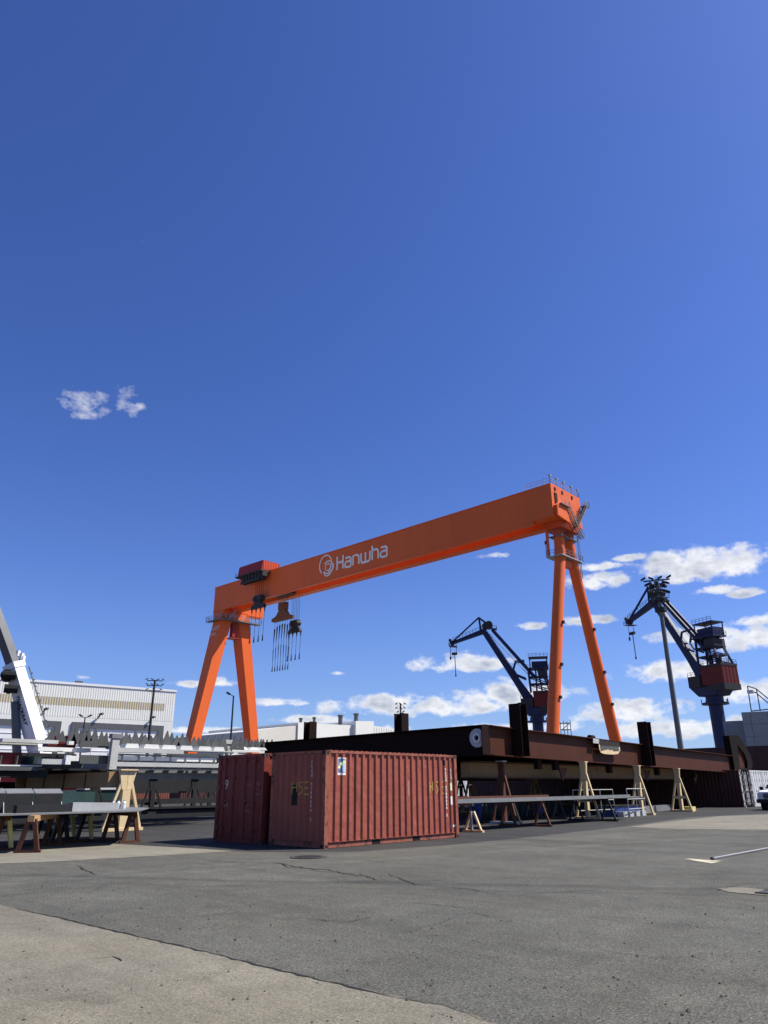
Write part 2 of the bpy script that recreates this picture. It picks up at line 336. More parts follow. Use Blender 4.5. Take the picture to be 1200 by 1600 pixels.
def bevel(o, w=.01):
    b = o.modifiers.new('bevel', 'BEVEL'); b.width = w; b.segments = 1; b.limit_method = 'ANGLE'; b.angle_limit = R(50); return o
def share(name, base, parent, offset):
    c = base.copy(); c.name = name; COL.objects.link(c); c.parent = parent; c.location = Vector(base.location)+Vector(offset); return c
def text_mesh(name, txt, mat, parent, origin, ux, uz, size, depth=.004, bold=0):
    cu = bpy.data.curves.new('text', 'FONT'); cu.body = txt; cu.size = size; cu.extrude = depth/2; cu.offset = bold; cu.resolution_u = 3
    ob = bpy.data.objects.new('text', cu); COL.objects.link(ob)
    me = bpy.data.meshes.new_from_object(ob.evaluated_get(bpy.context.evaluated_depsgraph_get()))
    bpy.data.objects.remove(ob); bpy.data.curves.remove(cu)
    ux = Vector(ux).normalized(); uz = Vector(uz).normalized(); n = ux.cross(uz); org = ORG[parent.name]
    for v in me.vertices: v.co = Vector(origin)+ux*v.co.x+uz*v.co.y+n*v.co.z-org
    me.materials.clear(); me.materials.append(MT[mat]); me.name = name
    o = bpy.data.objects.new(name, me); COL.objects.link(o); o.parent = parent; ORG[o.name] = org
    return o
def ribbon(mb, pts, w, n, th):
    """flat stroke of width w along pts lying in a plane with normal n"""
    n = Vector(n).normalized(); pts = [Vector(p) for p in pts]; k = len(pts); Ls = []; Rs = []
    for i, p in enumerate(pts):
        d = (pts[min(i+1, k-1)]-pts[max(i-1, 0)]).normalized(); s = n.cross(d)
        Ls.append(p+s*w/2); Rs.append(p-s*w/2)
    for i in range(k-1): mb.hexa([Ls[i], Rs[i], Rs[i+1], Ls[i+1]], [Ls[i]+n*th, Rs[i]+n*th, Rs[i+1]+n*th, Ls[i+1]+n*th])
    return mb
def sheet(name, pts, z, mat, sub=1, jit=0, kind='structure'):
    P = []
    n = len(pts)
    for i in range(n):
        a = Vector(pts[i]); b = Vector(pts[(i+1) % n]); k = sub if (b-a).length < 400 else 1
        for j in range(k):
            p = a.lerp(b, j/k); t = Vector((-(b-a).y, (b-a).x, 0)).normalized()
            if j: p = p+t*random.uniform(-jit, jit)
            P.append((p.x, p.y, z))
    mb = MB().add(P, [tuple(range(len(P)))]); o = mb.build(name, mat, fix=False); 
    if o.data.polygons[0].normal.z < 0: o.data.flip_normals()
    return tag(o, kind=kind)

# ------------------------------------------------------------------ ground
G = MB().add([(-2500, -1500, 0), (1500, -1500, 0), (1500, 2500, 0), (-2500, 2500, 0)], [(0, 1, 2, 3)]).build('ground', 'yard_concrete', fix=False); tag(G, kind='structure')
edge = [pz(x, y) for x, y in [(1200, 1271), (1080, 1277), (980, 1291), (850, 1306), (720, 1319), (560, 1331), (440, 1332), (366, 1330), (240, 1338), (100, 1346), (0, 1350)]]
sheet('asphalt_yard', [(-75, -5, 0), (-4, -5, 0), (60, 40, 0), (60, 110, 0), (-75, 110, 0)], .002, 'asphalt_dark')
far_r = edge[0]+(edge[0]-edge[1])*30; far_l = edge[-1]+Vector((-2, -25, 0))
road = sheet('road', [far_r]+edge+[far_l, (40, -30, 0), (140, 60, 0)], .004, 'asphalt_worn', 5, .05)
pad = sheet('concrete_pad', [pz(x, y) for x, y in [(0, 1350), (100, 1346), (240, 1338), (366, 1330), (300, 1326), (215, 1321), (130, 1316), (0, 1326)]]+[pz(0, 1326)+Vector((-6, -9, 0)), pz(0, 1350)+Vector((-1.5, -9, 0))], .008, 'concrete_pale', 6, .03)
apr = [pz(x, y) for x, y in [(0, 1415), (100, 1436), (200, 1460), (320, 1488), (400, 1508), (500, 1532), (600, 1555), (690, 1572), (770, 1600)]]
apron = sheet('concrete_apron', [apr[0]+(apr[0]-apr[2])*6]+apr+[apr[-1]+(apr[-1]-apr[-3])*4, (3, -14, 0), (-30, -14, 0)], .008, 'concrete_worn', 10, .022)
strip = sheet('concrete_strip', [pz(x, y) for x, y in [(985, 1292), (1040, 1285), (1120, 1276), (1200, 1273)]]+[far_r+Vector((0, 0, 0)), far_r+Vector((3, -14, 0))]+[pz(x, y) for x, y in [(1200, 1297), (1110, 1296), (1035, 1295)]], .008, 'concrete_pale', 4, .06)

# cracks and repair bands laid into the road
cr = MB()
def crack(pts, w, steps=14, jit=.05, z=.0125):
    P = [pz(x, y) for x, y in pts]; Q = []
    for a, b in zip(P, P[1:]):
        n = max(2, int((b-a).length/.12))
        for i in range(n):
            t = (b-a).normalized(); Q.append(a.lerp(b, i/n)+Vector((-t.y, t.x, 0))*random.uniform(-jit, jit))
    Q.append(P[-1]); k = len(Q); vs = []
    for i, p in enumerate(Q):
        d = (Q[min(i+1, k-1)]-Q[max(i-1, 0)]).normalized(); s = Vector((-d.y, d.x, 0)); ww = (.95 if z < .0126 and w > .018 else .6)*w*random.uniform(.35, 1.2)*min(1, 4*min(i+.3, k-i)/k)
        vs += [(p+s*ww/2).to_tuple()[:2]+(z,), (p-s*ww/2).to_tuple()[:2]+(z,)]
    cr.add(vs, [(2*i, 2*i+1, 2*i+3, 2*i+2) for i in range(k-1)])
crack([(308, 1342), (330, 1346), (370, 1348), (440, 1350), (470, 1357), (520, 1361), (560, 1370), (610, 1376)], .05)
crack([(440, 1350), (452, 1356), (475, 1355)], .06, jit=.03)
crack([(122, 1352), (130, 1360), (150, 1367)], .05)
crack([(600, 1364), (650, 1382), (700, 1387), (745, 1392), (785, 1402)], .03)
crack([(745, 1392), (840, 1397), (930, 1392), (960, 1396)], .025)
crack([(620, 1412), (680, 1414), (760, 1424)], .02)
crack([(170, 1430), (240, 1435), (330, 1433), (400, 1412), (480, 1402)], .014)
crack([(600, 1465), (660, 1452), (720, 1430)], .014)
crack([(900, 1470), (960, 1492), (1060, 1498)], .012)
crack([(130, 1405), (150, 1390), (190, 1372)], .012)
crack([(1110, 1395), (1160, 1382), (1200, 1380)], .02)
crack([(1020, 1430), (1100, 1440), (1200, 1436)], .014)
crack([(560, 1340), (700, 1349), (900, 1345)], .012)
crack([(452, 1352), (500, 1362), (560, 1366), (590, 1376), (640, 1379)], .03)
crack([(690, 1430), (740, 1428), (800, 1437)], .02)
crack([(150, 1500), (175, 1496), (190, 1503)], .02, jit=.02)
crack([(400, 1440), (470, 1436), (540, 1442), (600, 1432)], .02)
crack([(0, 1416), (100, 1437), (200, 1461), (320, 1489), (400, 1509), (500, 1533), (600, 1556), (690, 1573), (770, 1601)], .045, jit=.018)
crack([(80, 1370), (60, 1392), (20, 1400)], .012)
tag(cr.build('pavement_cracks', 'crack_fill', fix=False), kind='stuff')
tb = MB()
def band_strip(pts, w, z=.0105):
    P = [pz(x, y) for x, y in pts]
    for a, b in zip(P, P[1:]):
        n = 6
        for i in range(n):
            p = a.lerp(b, i/n); q = a.lerp(b, (i+1)/n); d = (b-a).normalized(); s = Vector((-d.y, d.x, 0))*w/2
            tb.add([(v.x, v.y, z) for v in (p-s, q-s, q+s, p+s)], [(0, 1, 2, 3)])
sp_ = MB()
def painted(mb, pts, z=.0125): mb.add([(v.x, v.y, z) for v in (pz(x, y) for x, y in pts)], [tuple(range(len(pts)))])
painted(sp_, [(1069, 1343.0), (1078, 1342.4), (1128, 1346.2), (1120, 1347.4)]); painted(sp_, [(1078, 1344.5), (1086, 1344.2), (1122, 1348.6), (1112, 1349.8)])

tag(sp_.build('road_marking', 'road_paint', fix=False), kind='stuff')
# loose stones
stn = MB()
for i in range(420):
    x = random.uniform(-40, 1240); y = 1330+ (random.random()**.8)*275
    p = pz(x, y); r = random.choice((.006, .008, .010, .014, .02))*random.uniform(.6, 1.2)
    q = [Vector((math.cos(t)*r*random.uniform(.7, 1.2), math.sin(t)*r*random.uniform(.7, 1.2), 0)) for t in (0, 1.3, 2.5, 3.8, 5)]
    stn.add([(p.x+v.x, p.y+v.y, .006) for v in q]+[(p.x+random.uniform(-.3, .3)*r, p.y, .008+r*random.uniform(.5, .9))], [(i_, (i_+1) % 5, 5) for i_ in range(5)])
tag(stn.build('loose_stones', 'stone'), kind='stuff')
# manhole cover, broken patch, pipe
p = pz(482, 1340)
mh = thing('manhole_cover', (p.x, p.y, .008), 'round iron manhole cover set in the asphalt before the corrugated container corner', 'manhole')
MB().ring((p.x, p.y, .010), (0, 0, 1), .36, .45, .012).build('frame', 'iron', mh)
mm = MB().tube((p.x, p.y, .010), (p.x, p.y, .016), .35, 28)
for i in range(-4, 5):
    w = math.sqrt(max(0, .32**2-(i*.07)**2)); mm.box(p.x-w, p.y+i*.07-.014, .0165, p.x+w, p.y+i*.07+.014, .022)
mm.build('lid', 'iron', mh)
p = pz(1192, 1395)
dr = thing('drain_grate', (p.x, p.y, .008), 'rusty sunken drain grate in broken asphalt at the right edge', 'drain')
MB().add([(p.x+math.cos(t)*.62*random.uniform(.75, 1.15), p.y+math.sin(t)*.42*random.uniform(.75, 1.15), .012) for t in [i*.45 for i in range(14)]], [tuple(range(14))]).build('patch', 'concrete_pale', dr, fix=False)
gm = MB()
for i in range(7): gm.box(p.x-.02+i*.055, p.y-.2, .013, p.x+.012+i*.055, p.y+.2, .03)
gm.box(p.x-.04, p.y-.24, .013, p.x+.38, p.y-.2, .032).box(p.x-.04, p.y+.2, .013, p.x+.38, p.y+.24, .032)
gm.build('grate', 'iron', dr)
a = pz(1113, 1341, .04); b = pz(1200, 1325, .04); b = a+(b-a)*1.7
pp = thing('steel_pipe', (a.x, a.y, 0), 'thin pale steel pipe lying on the asphalt by the yellow paint marks', 'pipe')
MB().tube(a, b, .017, 10).build('tube', 'galvanised', pp, smooth=True)
d = (b-a).normalized(); MB().tube(a-d*.06, a+d*.05, .028, 10).build('coupling', 'dark_steel', pp, smooth=True)

# ------------------------------------------------------------------ containers
def corr(x, depth=.046, per=.278, ph=0.0):
    """distance behind the outer flats of the trapezoidal corrugation"""
    t = ((x+ph) % per)/per
    if t < .30: return 0.0
    if t < .48: return depth*(t-.30)/.18
    if t < .82: return depth
    return depth*(1-(t-.82)/.18)
def corr_panel(p0, ux, length, z0, z1, nrm, per=.278, depth=.046, ph=0.0, th=.012):
    mb = MB(); ux = Vector(ux); nrm = Vector(nrm); xs = [0.0]; k = 0
    while True:
        base = k*per-ph
        for t in (0, .30, .48, .82):
            x = base+t*per
            if 0 < x < length: xs.append(x)
        k += 1
        if base > length: break
    xs.append(length)
    vs = []
    for x in xs:
        q = Vector(p0)+ux*x-nrm*corr(x, depth, per, ph)
        vs += [q+Vector((0, 0, z0)), q+Vector((0, 0, z1)), q-nrm*th+Vector((0, 0, z1)), q-nrm*th+Vector((0, 0, z0))]
    fs = []
    for i in range(len(xs)-1):
        a = 4*i; b = a+4
        fs += [(a, a+1, b+1, b), (a+2, a+3, b+3, b+2), (a+1, a+2, b+2, b+1), (a+3, a, b, b+3)]
    n = len(vs); fs += [(0, 3, 2, 1), (n-4, n-3, n-2, n-1)]
    return mb.add(vs, fs)
def container(label, x0, y0, Lx, Ly, H, mats, doors=None, group=None, z0=0.0, per=.278, name='shipping_container', detail=True, door_mat=None):
    """axis aligned; doors in '-y','+x' or None"""
    body, rail, cast = mats
    t = thing(name, ((x0+Lx/2), (y0+Ly/2), z0), label, 'container', group)
    x1, y1, zt = x0+Lx, y0+Ly, z0+H; c = .16
    for X in (x0, x1):
        for Y in (y0, y1):
            sx = 1 if X == x0 else -1; sy = 1 if Y == y0 else -1
            MB().box(min(X, X+sx*.13), min(Y, Y+sy*.13), z0+.118, max(X, X+sx*.13), max(Y, Y+sy*.13), zt-.118).build('corner_post', rail, t)
            for zz in (z0, zt-.118):
                m = MB().box(min(X-sx*.004, X+sx*.178), min(Y-sy*.004, Y+sy*.162), zz, max(X-sx*.004, X+sx*.178), max(Y-sy*.004, Y+sy*.162), zz+.118)
                o = m.build('corner_casting', cast, t)
                if detail:
                    h = MB()
                    h.box(X-sx*.0065-.0015, Y+sy*.055, zz+.03, X-sx*.0065+.0015, Y+sy*.115, zz+.088)
                    h.build('casting_hole', 'void_black', o); h = MB()
                    h.box(X+sx*.055, Y-sy*.0065-.0015, zz+.03, X+sx*.125, Y-sy*.0065+.0015, zz+.088)
                    h.build('casting_hole', 'void_black', o)
    # long/short sides; each: panel, top rail, bottom rail
    def side(p0, ux, ln, n, kind):
        p0 = Vector(p0); ux = Vector(ux); n = Vector(n)
        def bar(a, b, zlo, zhi, inset, thick, nm, mat):
            q = p0+ux*a-n*inset; r = p0+ux*b-n*inset
            mb = MB().hexa([q+Vector((0, 0, zlo)), r+Vector((0, 0, zlo)), r-n*thick+Vector((0, 0, zlo)), q-n*thick+Vector((0, 0, zlo))],
                           [q+Vector((0, 0, zhi)), r+Vector((0, 0, zhi)), r-n*thick+Vector((0, 0, zhi)), q-n*thick+Vector((0, 0, zhi))])
            return mb.build(nm, mat, t)
        if kind == 'panel':
            corr_panel(p0+ux*.131-n*.012, ux, ln-.262, z0+.165, zt-.075, n, per).build('end_panel' if ln < 3 else 'side_panel', body, t)
            bar(.18, ln-.18, zt-.074, zt-.006, .003, .06, 'top_rail', rail)
            bar(.18, ln-.18, z0+.012, z0+.158, .046, .05, 'bottom_rail', rail)
            bar(.18, ln-.18, z0+.158, z0+.164, .005, .09, 'bottom_sill', rail)
            if ln > 3 and detail:
                for f in (.32, .62):
                    bar(ln*f, ln*f+.36, z0+.02, z0+.13, .0445, .002, 'fork_pocket', 'void_black')
        else:
            bar(.18, ln-.18, zt-.11, zt-.004, .004, .08, 'door_header', rail)
            bar(.18, ln-.18, z0+.01, z0+.12, .004, .08, 'door_sill', rail)
            half = (ln-.27)/2
            for k in (0, 1):
                a = .133+k*(half+.006)
                d = bar(a, a+half-.004, z0+.126, zt-.116, .03, .05, 'door', door_mat or body)
                def dbar(aa, bb, zl, zh, ins, th, nm, mat):
                    o = bar(aa, bb, zl, zh, ins, th, nm, mat); o.parent = d; return o
                for j in range(5):                     # shallow panels pressed into the leaf
                    zz = z0+.2+j*(H-.42)/5
                    dbar(a+.07, a+half-.075, zz, zz+(H-.42)/5-.055, .0225, .0072, 'door_panel', door_mat or body)
                for rx in (.28, .72):
                    q = p0+ux*(a+half*rx)+n*.012
                    MB().tube(q+Vector((0, 0, z0+.06)), q+Vector((0, 0, zt-.05)), .017, 8).build('lock_rod', rail, d, smooth=True)
                    for zz in (.35, 1.1, 1.85, 2.35):
                        dbar(a+half*rx-.05, a+half*rx+.05, z0+zz, z0+zz+.06, -.036, .066, 'rod_bracket', rail)
                    dbar(a+half*rx, a+half*rx+.24*(1 if rx < .5 else -1), z0+1.18+.02*k, z0+1.215+.02*k, -.035, .012, 'handle', rail)
                for zz in (.35, .95, 1.55, 2.15):
                    hx = a+.02 if k == 0 else a+half-.09
                    dbar(hx-.03, hx+.07, z0+zz, z0+zz+.12, -.004, .036, 'hinge', rail)
    side((x0, y0, 0), (1, 0, 0), Lx, (0, -1, 0), 'door' if doors == '-y' else 'panel')
    side((x1, y0, 0), (0, 1, 0), Ly, (1, 0, 0), 'door' if doors == '+x' else 'panel')
    side((x1, y1, 0), (-1, 0, 0), Lx, (0, 1, 0), 'panel')
    side((x0, y1, 0), (0, -1, 0), Ly, (-1, 0, 0), 'panel')
    # roof: corrugated across
    long_y = Ly > Lx; ln = max(Lx, Ly); mb = MB(); n = int((ln-.4)/.21)
    for i in range(n):
        a = .2+i*.21
        if long_y: mb.box(x0+.05, y0+a, zt-.012, x1-.05, y0+a+.11, zt+.012)
        else: mb.box(x0+a, y0+.05, zt-.012, x0+a+.11, y1-.05, zt+.012)
    mb.box(x0+.05, y0+.05, zt-.03, x1-.05, y1-.05, zt-.010)
    mb.build('roof', body, t)
    return t
RED = ('container_red', 'container_rail', 'container_casting')
CX1, CY0, CL, CW, CHH = -16.17, 14.77, 6.058, 2.438, 2.591
c1 = container('rusty red corrugated container with yellow HSE paint and a blue sticker, nearest the camera', CX1-CW, CY0, CW, CL, CHH, RED)
c2 = container('maroon container with its twin doors shut, close on the left of the corrugated one', CX1-2*CW-.28, CY0-.08, CW, CL, CHH, ('container_maroon', 'container_maroon', 'container_casting'), doors='-y')
# markings on the front container.  Long side plane: x = CX1-.012, ribs by corr()
def on_side(s, z, out=.003): return Vector((CX1-.012-corr(s-.131)+out, CY0+s, z))
def on_end(s, z, out=.003): return Vector((CX1-CW+s, CY0+.012+corr(s-.131)-out, z))
def conform(mb, pos, s0, s1, z0, z1, nstep=40, out=.003):
    n = max(2, int((s1-s0)/.012)); vs = []
    for i in range(n+1):
        s = s0+(s1-s0)*i/n; vs += [pos(s, z0, out), pos(s, z1, out)]
    mb.add(vs, [(2*i, 2*i+2, 2*i+3, 2*i+1) for i in range(n)]); return mb
def stroke(mb, pos, pts, w, out=.0045):
    for (a, b), (c, d) in zip(pts, pts[1:]):
        n = max(2, int(math.hypot(c-a, d-b)/.012)); ln = math.hypot(c-a, d-b); px, pz_ = -(d-b)/ln*w/2, (c-a)/ln*w/2
        ww = 1.0; vs = []
        for i in range(n+1):
            s = a+(c-a)*i/n; z = b+(d-b)*i/n; k = random.uniform(.65, 1.15)
            vs += [pos(s+px*k, z+pz_*k, out), pos(s-px*k, z-pz_*k, out)]
        mb.add(vs, [(2*i, 2*i+1, 2*i+3, 2*i+2) for i in range(n)])
HSE = {'H': [[(0, 0), (0, 1)], [(0, .5), (.5, .62)], [(.5, .2), (.5, 1)]], 'S': [[(.5, .95), (.2, 1), (.05, .78), (.4, .5), (.45, .25), (.2, .02), (0, .08)]],
       'E': [[(.5, 1), (0, .97), (0, .02), (.52, 0)], [(0, .52), (.4, .52)]]}
def hse(pos, s0, z0, sc, gap):
    mb = MB()
    for i, ch in enumerate('HSE'):
        for j_, st in enumerate(HSE[ch]): stroke(mb, pos, [(s0+i*gap+a*sc, z0+b*sc) for a, b in st], .034, .0045+.001*j_)
    return mb.build('painted_letters', 'spray_yellow', c1, fix=False)
conform(MB(), on_end, .96, 1.22, 1.10, 1.66).build('paint_patch', 'spray_black', c1, fix=False)
hse(on_end, .98, 1.40, .34, .27)
hse(on_side, 4.62, 1.38, .36, .30)
for (s, z0, z1, m) in ((3.52, 1.32, 1.78, 'lettering_dim'), (5.05, .60, .96, 'patch_red'), (5.33, .60, .96, 'patch_red'), (5.60, .25, .58, 'patch_red')):
    conform(MB(), on_side, s, s+.15, z0, z1).build('paint_patch', m, c1, fix=False)
for (z0, z1, m) in ((1.46, 1.70, 'sticker_yellow'), (1.02, 1.28, 'lettering_white')):
    conform(MB(), on_side, 5.68, 5.79, z0, z1).build('label_plate', m, c1, fix=False)
conform(MB(), on_side, 5.66, 5.98, .33, .40).build('label_plate', 'lettering_white', c1, fix=False)
st = conform(MB(), on_side, .48, .845, 1.92, 2.40).build('sticker', 'lettering_white', c1, fix=False)
conform(MB(), on_side, .52, .815, 1.985, 2.375, out=.0055).build('sticker_print', 'sticker_blue', st, fix=False)
conform(MB(), on_side, .67, .80, 2.0, 2.24, out=.0068).build('sticker_print', 'sticker_light', st, fix=False)
m = MB(); stroke(m, on_side, [(.56, 2.10), (.66, 2.24), (.79, 2.33)], .085, .008); stroke(m, on_side, [(.60, 2.23), (.80, 2.29)], .06, .0083); m.build('sticker_print', 'sticker_yellow', st, fix=False)
def vert_text(txt, pos, s, ztop, size, step, mat, ux, out=.004):
    for i, ch in enumerate(txt):
        if ch == ' ': continue
        uz = (0, 0, 1); n = Vector(ux).cross(Vector(uz)); q = pos(s, ztop-i*step-size, out)
        text_mesh('lettering', ch, mat, c1, q, ux, uz, size*1.35, bold=.004)
def flat_at(s, per=.278):    # the outer flat (panel coordinate) nearest to s
    return .131+round((s-.131-.02)/per)*per+.012
vert_text('FSCU 4788694 2', on_end, flat_at(1.95), 2.32, .085, .118, 'lettering_pale', (1, 0, 0))
vert_text('FSCU 4788694 2', on_side, flat_at(5.42), 2.16, .085, .108, 'lettering_white', (0, 1, 0))
vert_text('22G1', on_side, flat_at(5.72), 2.14, .085, .118, 'lettering_pale', (0, 1, 0))
conform(MB(), on_side, 5.36, 5.46, 2.25, 2.42).build('label_plate', 'charcoal', c1, fix=False)
# faded white stencils on the maroon doors
X2 = CX1-2*CW-.28
for (a, z, txt, sz) in ((.40, 1.55, '9', .42), (1.56, 1.62, 'FSCU', .13), (1.56, 1.45, '22G1', .09), (.40, 1.02, '6 1', .2), (1.54, 1.02, 'MAX', .11), (1.54, .88, 'TARE', .11), (2.05, 1.66, '30480', .10), (2.05, 1.52, '2180', .10), (2.05, 1.38, '28300', .10)):
    text_mesh('lettering', txt, 'lettering_pale' if txt in ('9', '6 1') else 'lettering_dim', c2, (X2+a, CY0-.08+.0205, z), (1, 0, 0), (0, 0, 1), sz)

# ------------------------------------------------------------------ gantry crane
GY = 132.5; GXR, GXL, GZ = -73.8, -201.4, 64.0
g = thing('gantry_crane', ((GXR+GXL)/2, GY+6, 0), 'giant orange gantry crane spanning the yard with a white company name on its girder', 'gantry crane')
ZB = GZ-8.4
def gird(y0, y1, nm):
    m = MB().box(GXL, y0, ZB, GXR-5.06, y1, GZ); o = m.build(nm, 'orange_paint', g)
    for z in (ZB, GZ-.25): MB().box(GXL, y0-.14, z, GXR-5.06, y0-.004, z+.25).build('flange', 'orange_paint', o)
    return o
near = gird(GY, GY+1.0, 'girder')
far = MB().prism([(GXL, GY+4.4, ZB), (GXL, GY+6.7, ZB), (GXL, GY+12.4, GZ), (GXL, GY+4.4, GZ)], (GXR-5.06-GXL, 0, 0)).build('girder', 'orange_paint', g)  # upper flare is unseen, shaped to throw a shadow on the left leg
for k in range(1, 11):           # vertical stiffener seams on the visible web
    X = GXL+(GXR-5-GXL)*k/11
    MB().box(X-.04, GY-.02, ZB+.3, X+.04, GY-.003, GZ-.3).build('weld_seam', 'orange_paint', near)
LX = GXR-2          # hinged legs stand here
# head block at the right end and left end
hb = MB().prism([(GXR+.15, GY, GZ-7.6), (GXR+.15, GY+12.8, GZ-7.6), (GXR+.15, GY+12.8, GZ+.1), (GXR+.15, GY, GZ+.1)], (-5.2, 0, 0)).build('end_block', 'orange_paint', g)
MB().box(GXR+.155, GY+1.2, GZ-5.2, GXR+.3, GY+2.3, GZ-1.8).build('doorway', 'void_black', hb)
for yy in (1.5, 4.6, 8.9): MB().box(GXR+.155, GY+yy, GZ-1.2, GXR+.32, GY+yy+.55, GZ-.5).build('vent', 'dark_steel', hb)
MB().prism([(GXR+.17, GY+.4, GZ-7.3), (GXR+.17, GY+5.3, GZ-7.9), (GXR+.17, GY+5.3, GZ-5.6), (GXR+.17, GY+3.4, GZ-3.2), (GXR+.17, GY+.5, GZ-5.0)], (.9, 0, -.25)).build('machinery_cover', 'orange_paint', hb)
MB().box(GXR-4.5, GY+3.4, GZ-9.2, GXR+.1, GY+11.0, GZ-7.61).build('saddle', 'orange_red_paint', hb)
def railing(parent, pts, h=1.1, r=.06, step=1.5, mat='galvanised', name='railing'):
    m = MB()
    for a, b in zip(pts, pts[1:]):
        a = Vector(a); b = Vector(b); n = max(1, int((b-a).length/step))
        for i in range(n+1): q = a.lerp(b, i/n); m.tube(q, q+Vector((0, 0, h)), r, 4)
        for hh in (h, h*.52): m.tube(a+Vector((0, 0, hh)), b+Vector((0, 0, hh)), r*.8, 4)
    return m.build(name, mat, parent)
railing(hb, [(GXR-6, GY+.1, GZ+.1), (GXR+.1, GY+.1, GZ+.1), (GXR+.1, GY+12.7, GZ+.1), (GXR-6, GY+12.7, GZ+.1)], 1.3, .06)
for yy in (0.2, 3, 6, 9.5, 12.4):
    MB().tube((GXR, GY+yy, GZ+.1), (GXR, GY+yy, GZ+2.1), .07, 5).box(GXR-.2, GY+yy-.25, GZ+1.8, GXR+.3, GY+yy+.25, GZ+2.2).build('floodlight', 'galvanised', hb)
def stair(parent, p, q, w, n, mat='grating_steel'):
    p = Vector(p); q = Vector(q); d = q-p; s = Vector(w); m = MB()
    for sd in (0, 1): m.beam(p+s*sd, q+s*sd, .12, .35); 
    for i in range(n): c = p+d*(i+.5)/n; m.hexa([c, c+s, c+s+Vector((d.x, d.y, 0)).normalized()*.3, c+Vector((d.x, d.y, 0)).normalized()*.3], [v+Vector((0, 0, .06)) for v in (c, c+s, c+s+Vector((d.x, d.y, 0)).normalized()*.3, c+Vector((d.x, d.y, 0)).normalized()*.3)])
    for sd in (0, 1):
        for i in range(0, n+1, 3): c = p+d*i/n+s*sd; m.tube(c, c+Vector((0, 0, 1.1)), .05, 4)
        m.tube(p+s*sd+Vector((0, 0, 1.1)), q+s*sd+Vector((0, 0, 1.1)), .05, 4)
    return m.build('stair', mat, parent)
sx = GXR+.5
pl = MB().box(GXR+.2, GY+1.6, GZ-4.7, GXR+1.6, GY+5.4, GZ-4.5).build('landing', 'grating_steel', hb); railing(pl, [(GXR+1.55, GY+1.6, GZ-4.5), (GXR+1.55, GY+5.4, GZ-4.5)], 1.2)
stair(hb, (sx, GY+5.0, GZ-4.5), (sx, GY+8.2, GZ-8.4), (1.0, 0, 0), 14)
stair(hb, (sx+.1, GY+8.3, GZ-8.2), (sx+.1, GY+13.4, GZ-2.2), (1.0, 0, 0), 18)
MB().box(GXR+.4, GY+12.4, GZ-2.3, GXR+1.7, GY+14.4, GZ-2.1).build('landing', 'grating_steel', hb)
railing(hb, [(GXR+1.6, GY+12.4, GZ-2.1), (GXR+1.6, GY+14.4, GZ-2.1), (GXR+.4, GY+14.4, GZ-2.1)], 1.2)
stair(hb, (sx, GY+8.0, GZ-8.4), (sx, GY+10.6, GZ-10.6), (1.0, 0, 0), 9)
MB().box(LX-1.7, GY+3.9, GZ-10.9, LX+1.5, GY+11.2, GZ-10.7).build('platform', 'grating_steel', hb)
railing(hb, [(LX-1.7, GY+3.9, GZ-10.7), (LX+1.5, GY+3.9, GZ-10.7), (LX+1.5, GY+11.2, GZ-10.7)], 1.2, mat='grating_steel')
# hinged (right) legs: two round columns meeting under the head block
LX = GXR-2
topA, topB = Vector((LX, GY+5.4, GZ-9.2)), Vector((LX, GY+9.6, GZ-9.2))
botA, botB = Vector((LX, GY-6.4, 2.0)), Vector((LX, GY+24.2, 2.0))
kneeA, kneeB = Vector((LX, GY+5.2, 49)), Vector((LX, GY+10.1, 49.6))
for (tp, kn, bt) in ((topA, kneeA, Vector((LX, GY-6.6, 2))), (topB, kneeB, Vector((LX, GY+23.9, 2)))):
    lg = MB().tube(tp, kn, 1.1, 28, 1.18).build('leg', 'orange_paint', g, smooth=True)
    MB().tube(kn, bt, 1.18, 28, 1.27).build('leg_shaft', 'orange_paint', lg, smooth=True)
    for f in (.33, .52, .66): q = kn.lerp(bt, f); MB().box(q.x+.9, q.y-.25, q.z-.5, q.x+1.6, q.y+.3, q.z+.1).build('lamp', 'dark_steel', lg)
MB().box(LX-.5, GY+6.2, 46.6, LX+.5, GY+9.2, 48.2).build('leg_joint', 'orange_paint', g)
pf = MB().box(LX-2.3, GY+3.2, 48.35, LX+1.7, GY+12.2, 48.6).build('platform', 'galvanised', g)
railing(pf, [(LX-2.3, GY+3.2, 48.6), (LX+1.7, GY+3.2, 48.6), (LX+1.7, GY+12.2, 48.6), (LX-2.3, GY+12.2, 48.6)], 1.3, .06, mat='grating_steel')
lad = MB()
for yy in (12.6, 13.3): lad.tube((LX+1.4, GY+yy-1.5, 44.5), (LX+1.4, GY+yy-1.5, GZ-9), .08, 4)
for i in range(20): lad.tube((LX+1.4, GY+11.1, 45+i*.48), (LX+1.4, GY+11.8, 45+i*.48), .04, 4)
lad.build('ladder', 'grating_steel', g)
MB().tube((LX-1.9, GY+3.6, 48.6), (LX-1.9, GY+3.6, 55.2), .35, 10).build('cable_duct', 'orange_paint', g)
MB().tube((LX-2.25, GY+3.25, 48.5), (LX-2.25, GY+3.25, 52.3), .06, 4).tube((LX-2.25, GY+3.25, 51.6), (LX-2.25, GY+3.25, 52.3), .2, 6).build('mast_lamp', 'dark_steel', g)
# bogie beams under the legs
for yy in (-6.6, 23.9):
    bo = MB().box(LX-1.6, GY+yy-5, .9, LX+1.6, GY+yy+5, 2.6).build('bogie', 'orange_red_paint', g)
    MB().tube((LX-.5, GY+yy-3.5, .55), (LX+.5, GY+yy-3.5, .55), .5, 12).tube((LX-.5, GY+yy+3.5, .55), (LX+.5, GY+yy+3.5, .55), .5, 12).build('wheel', 'dark_steel', bo)
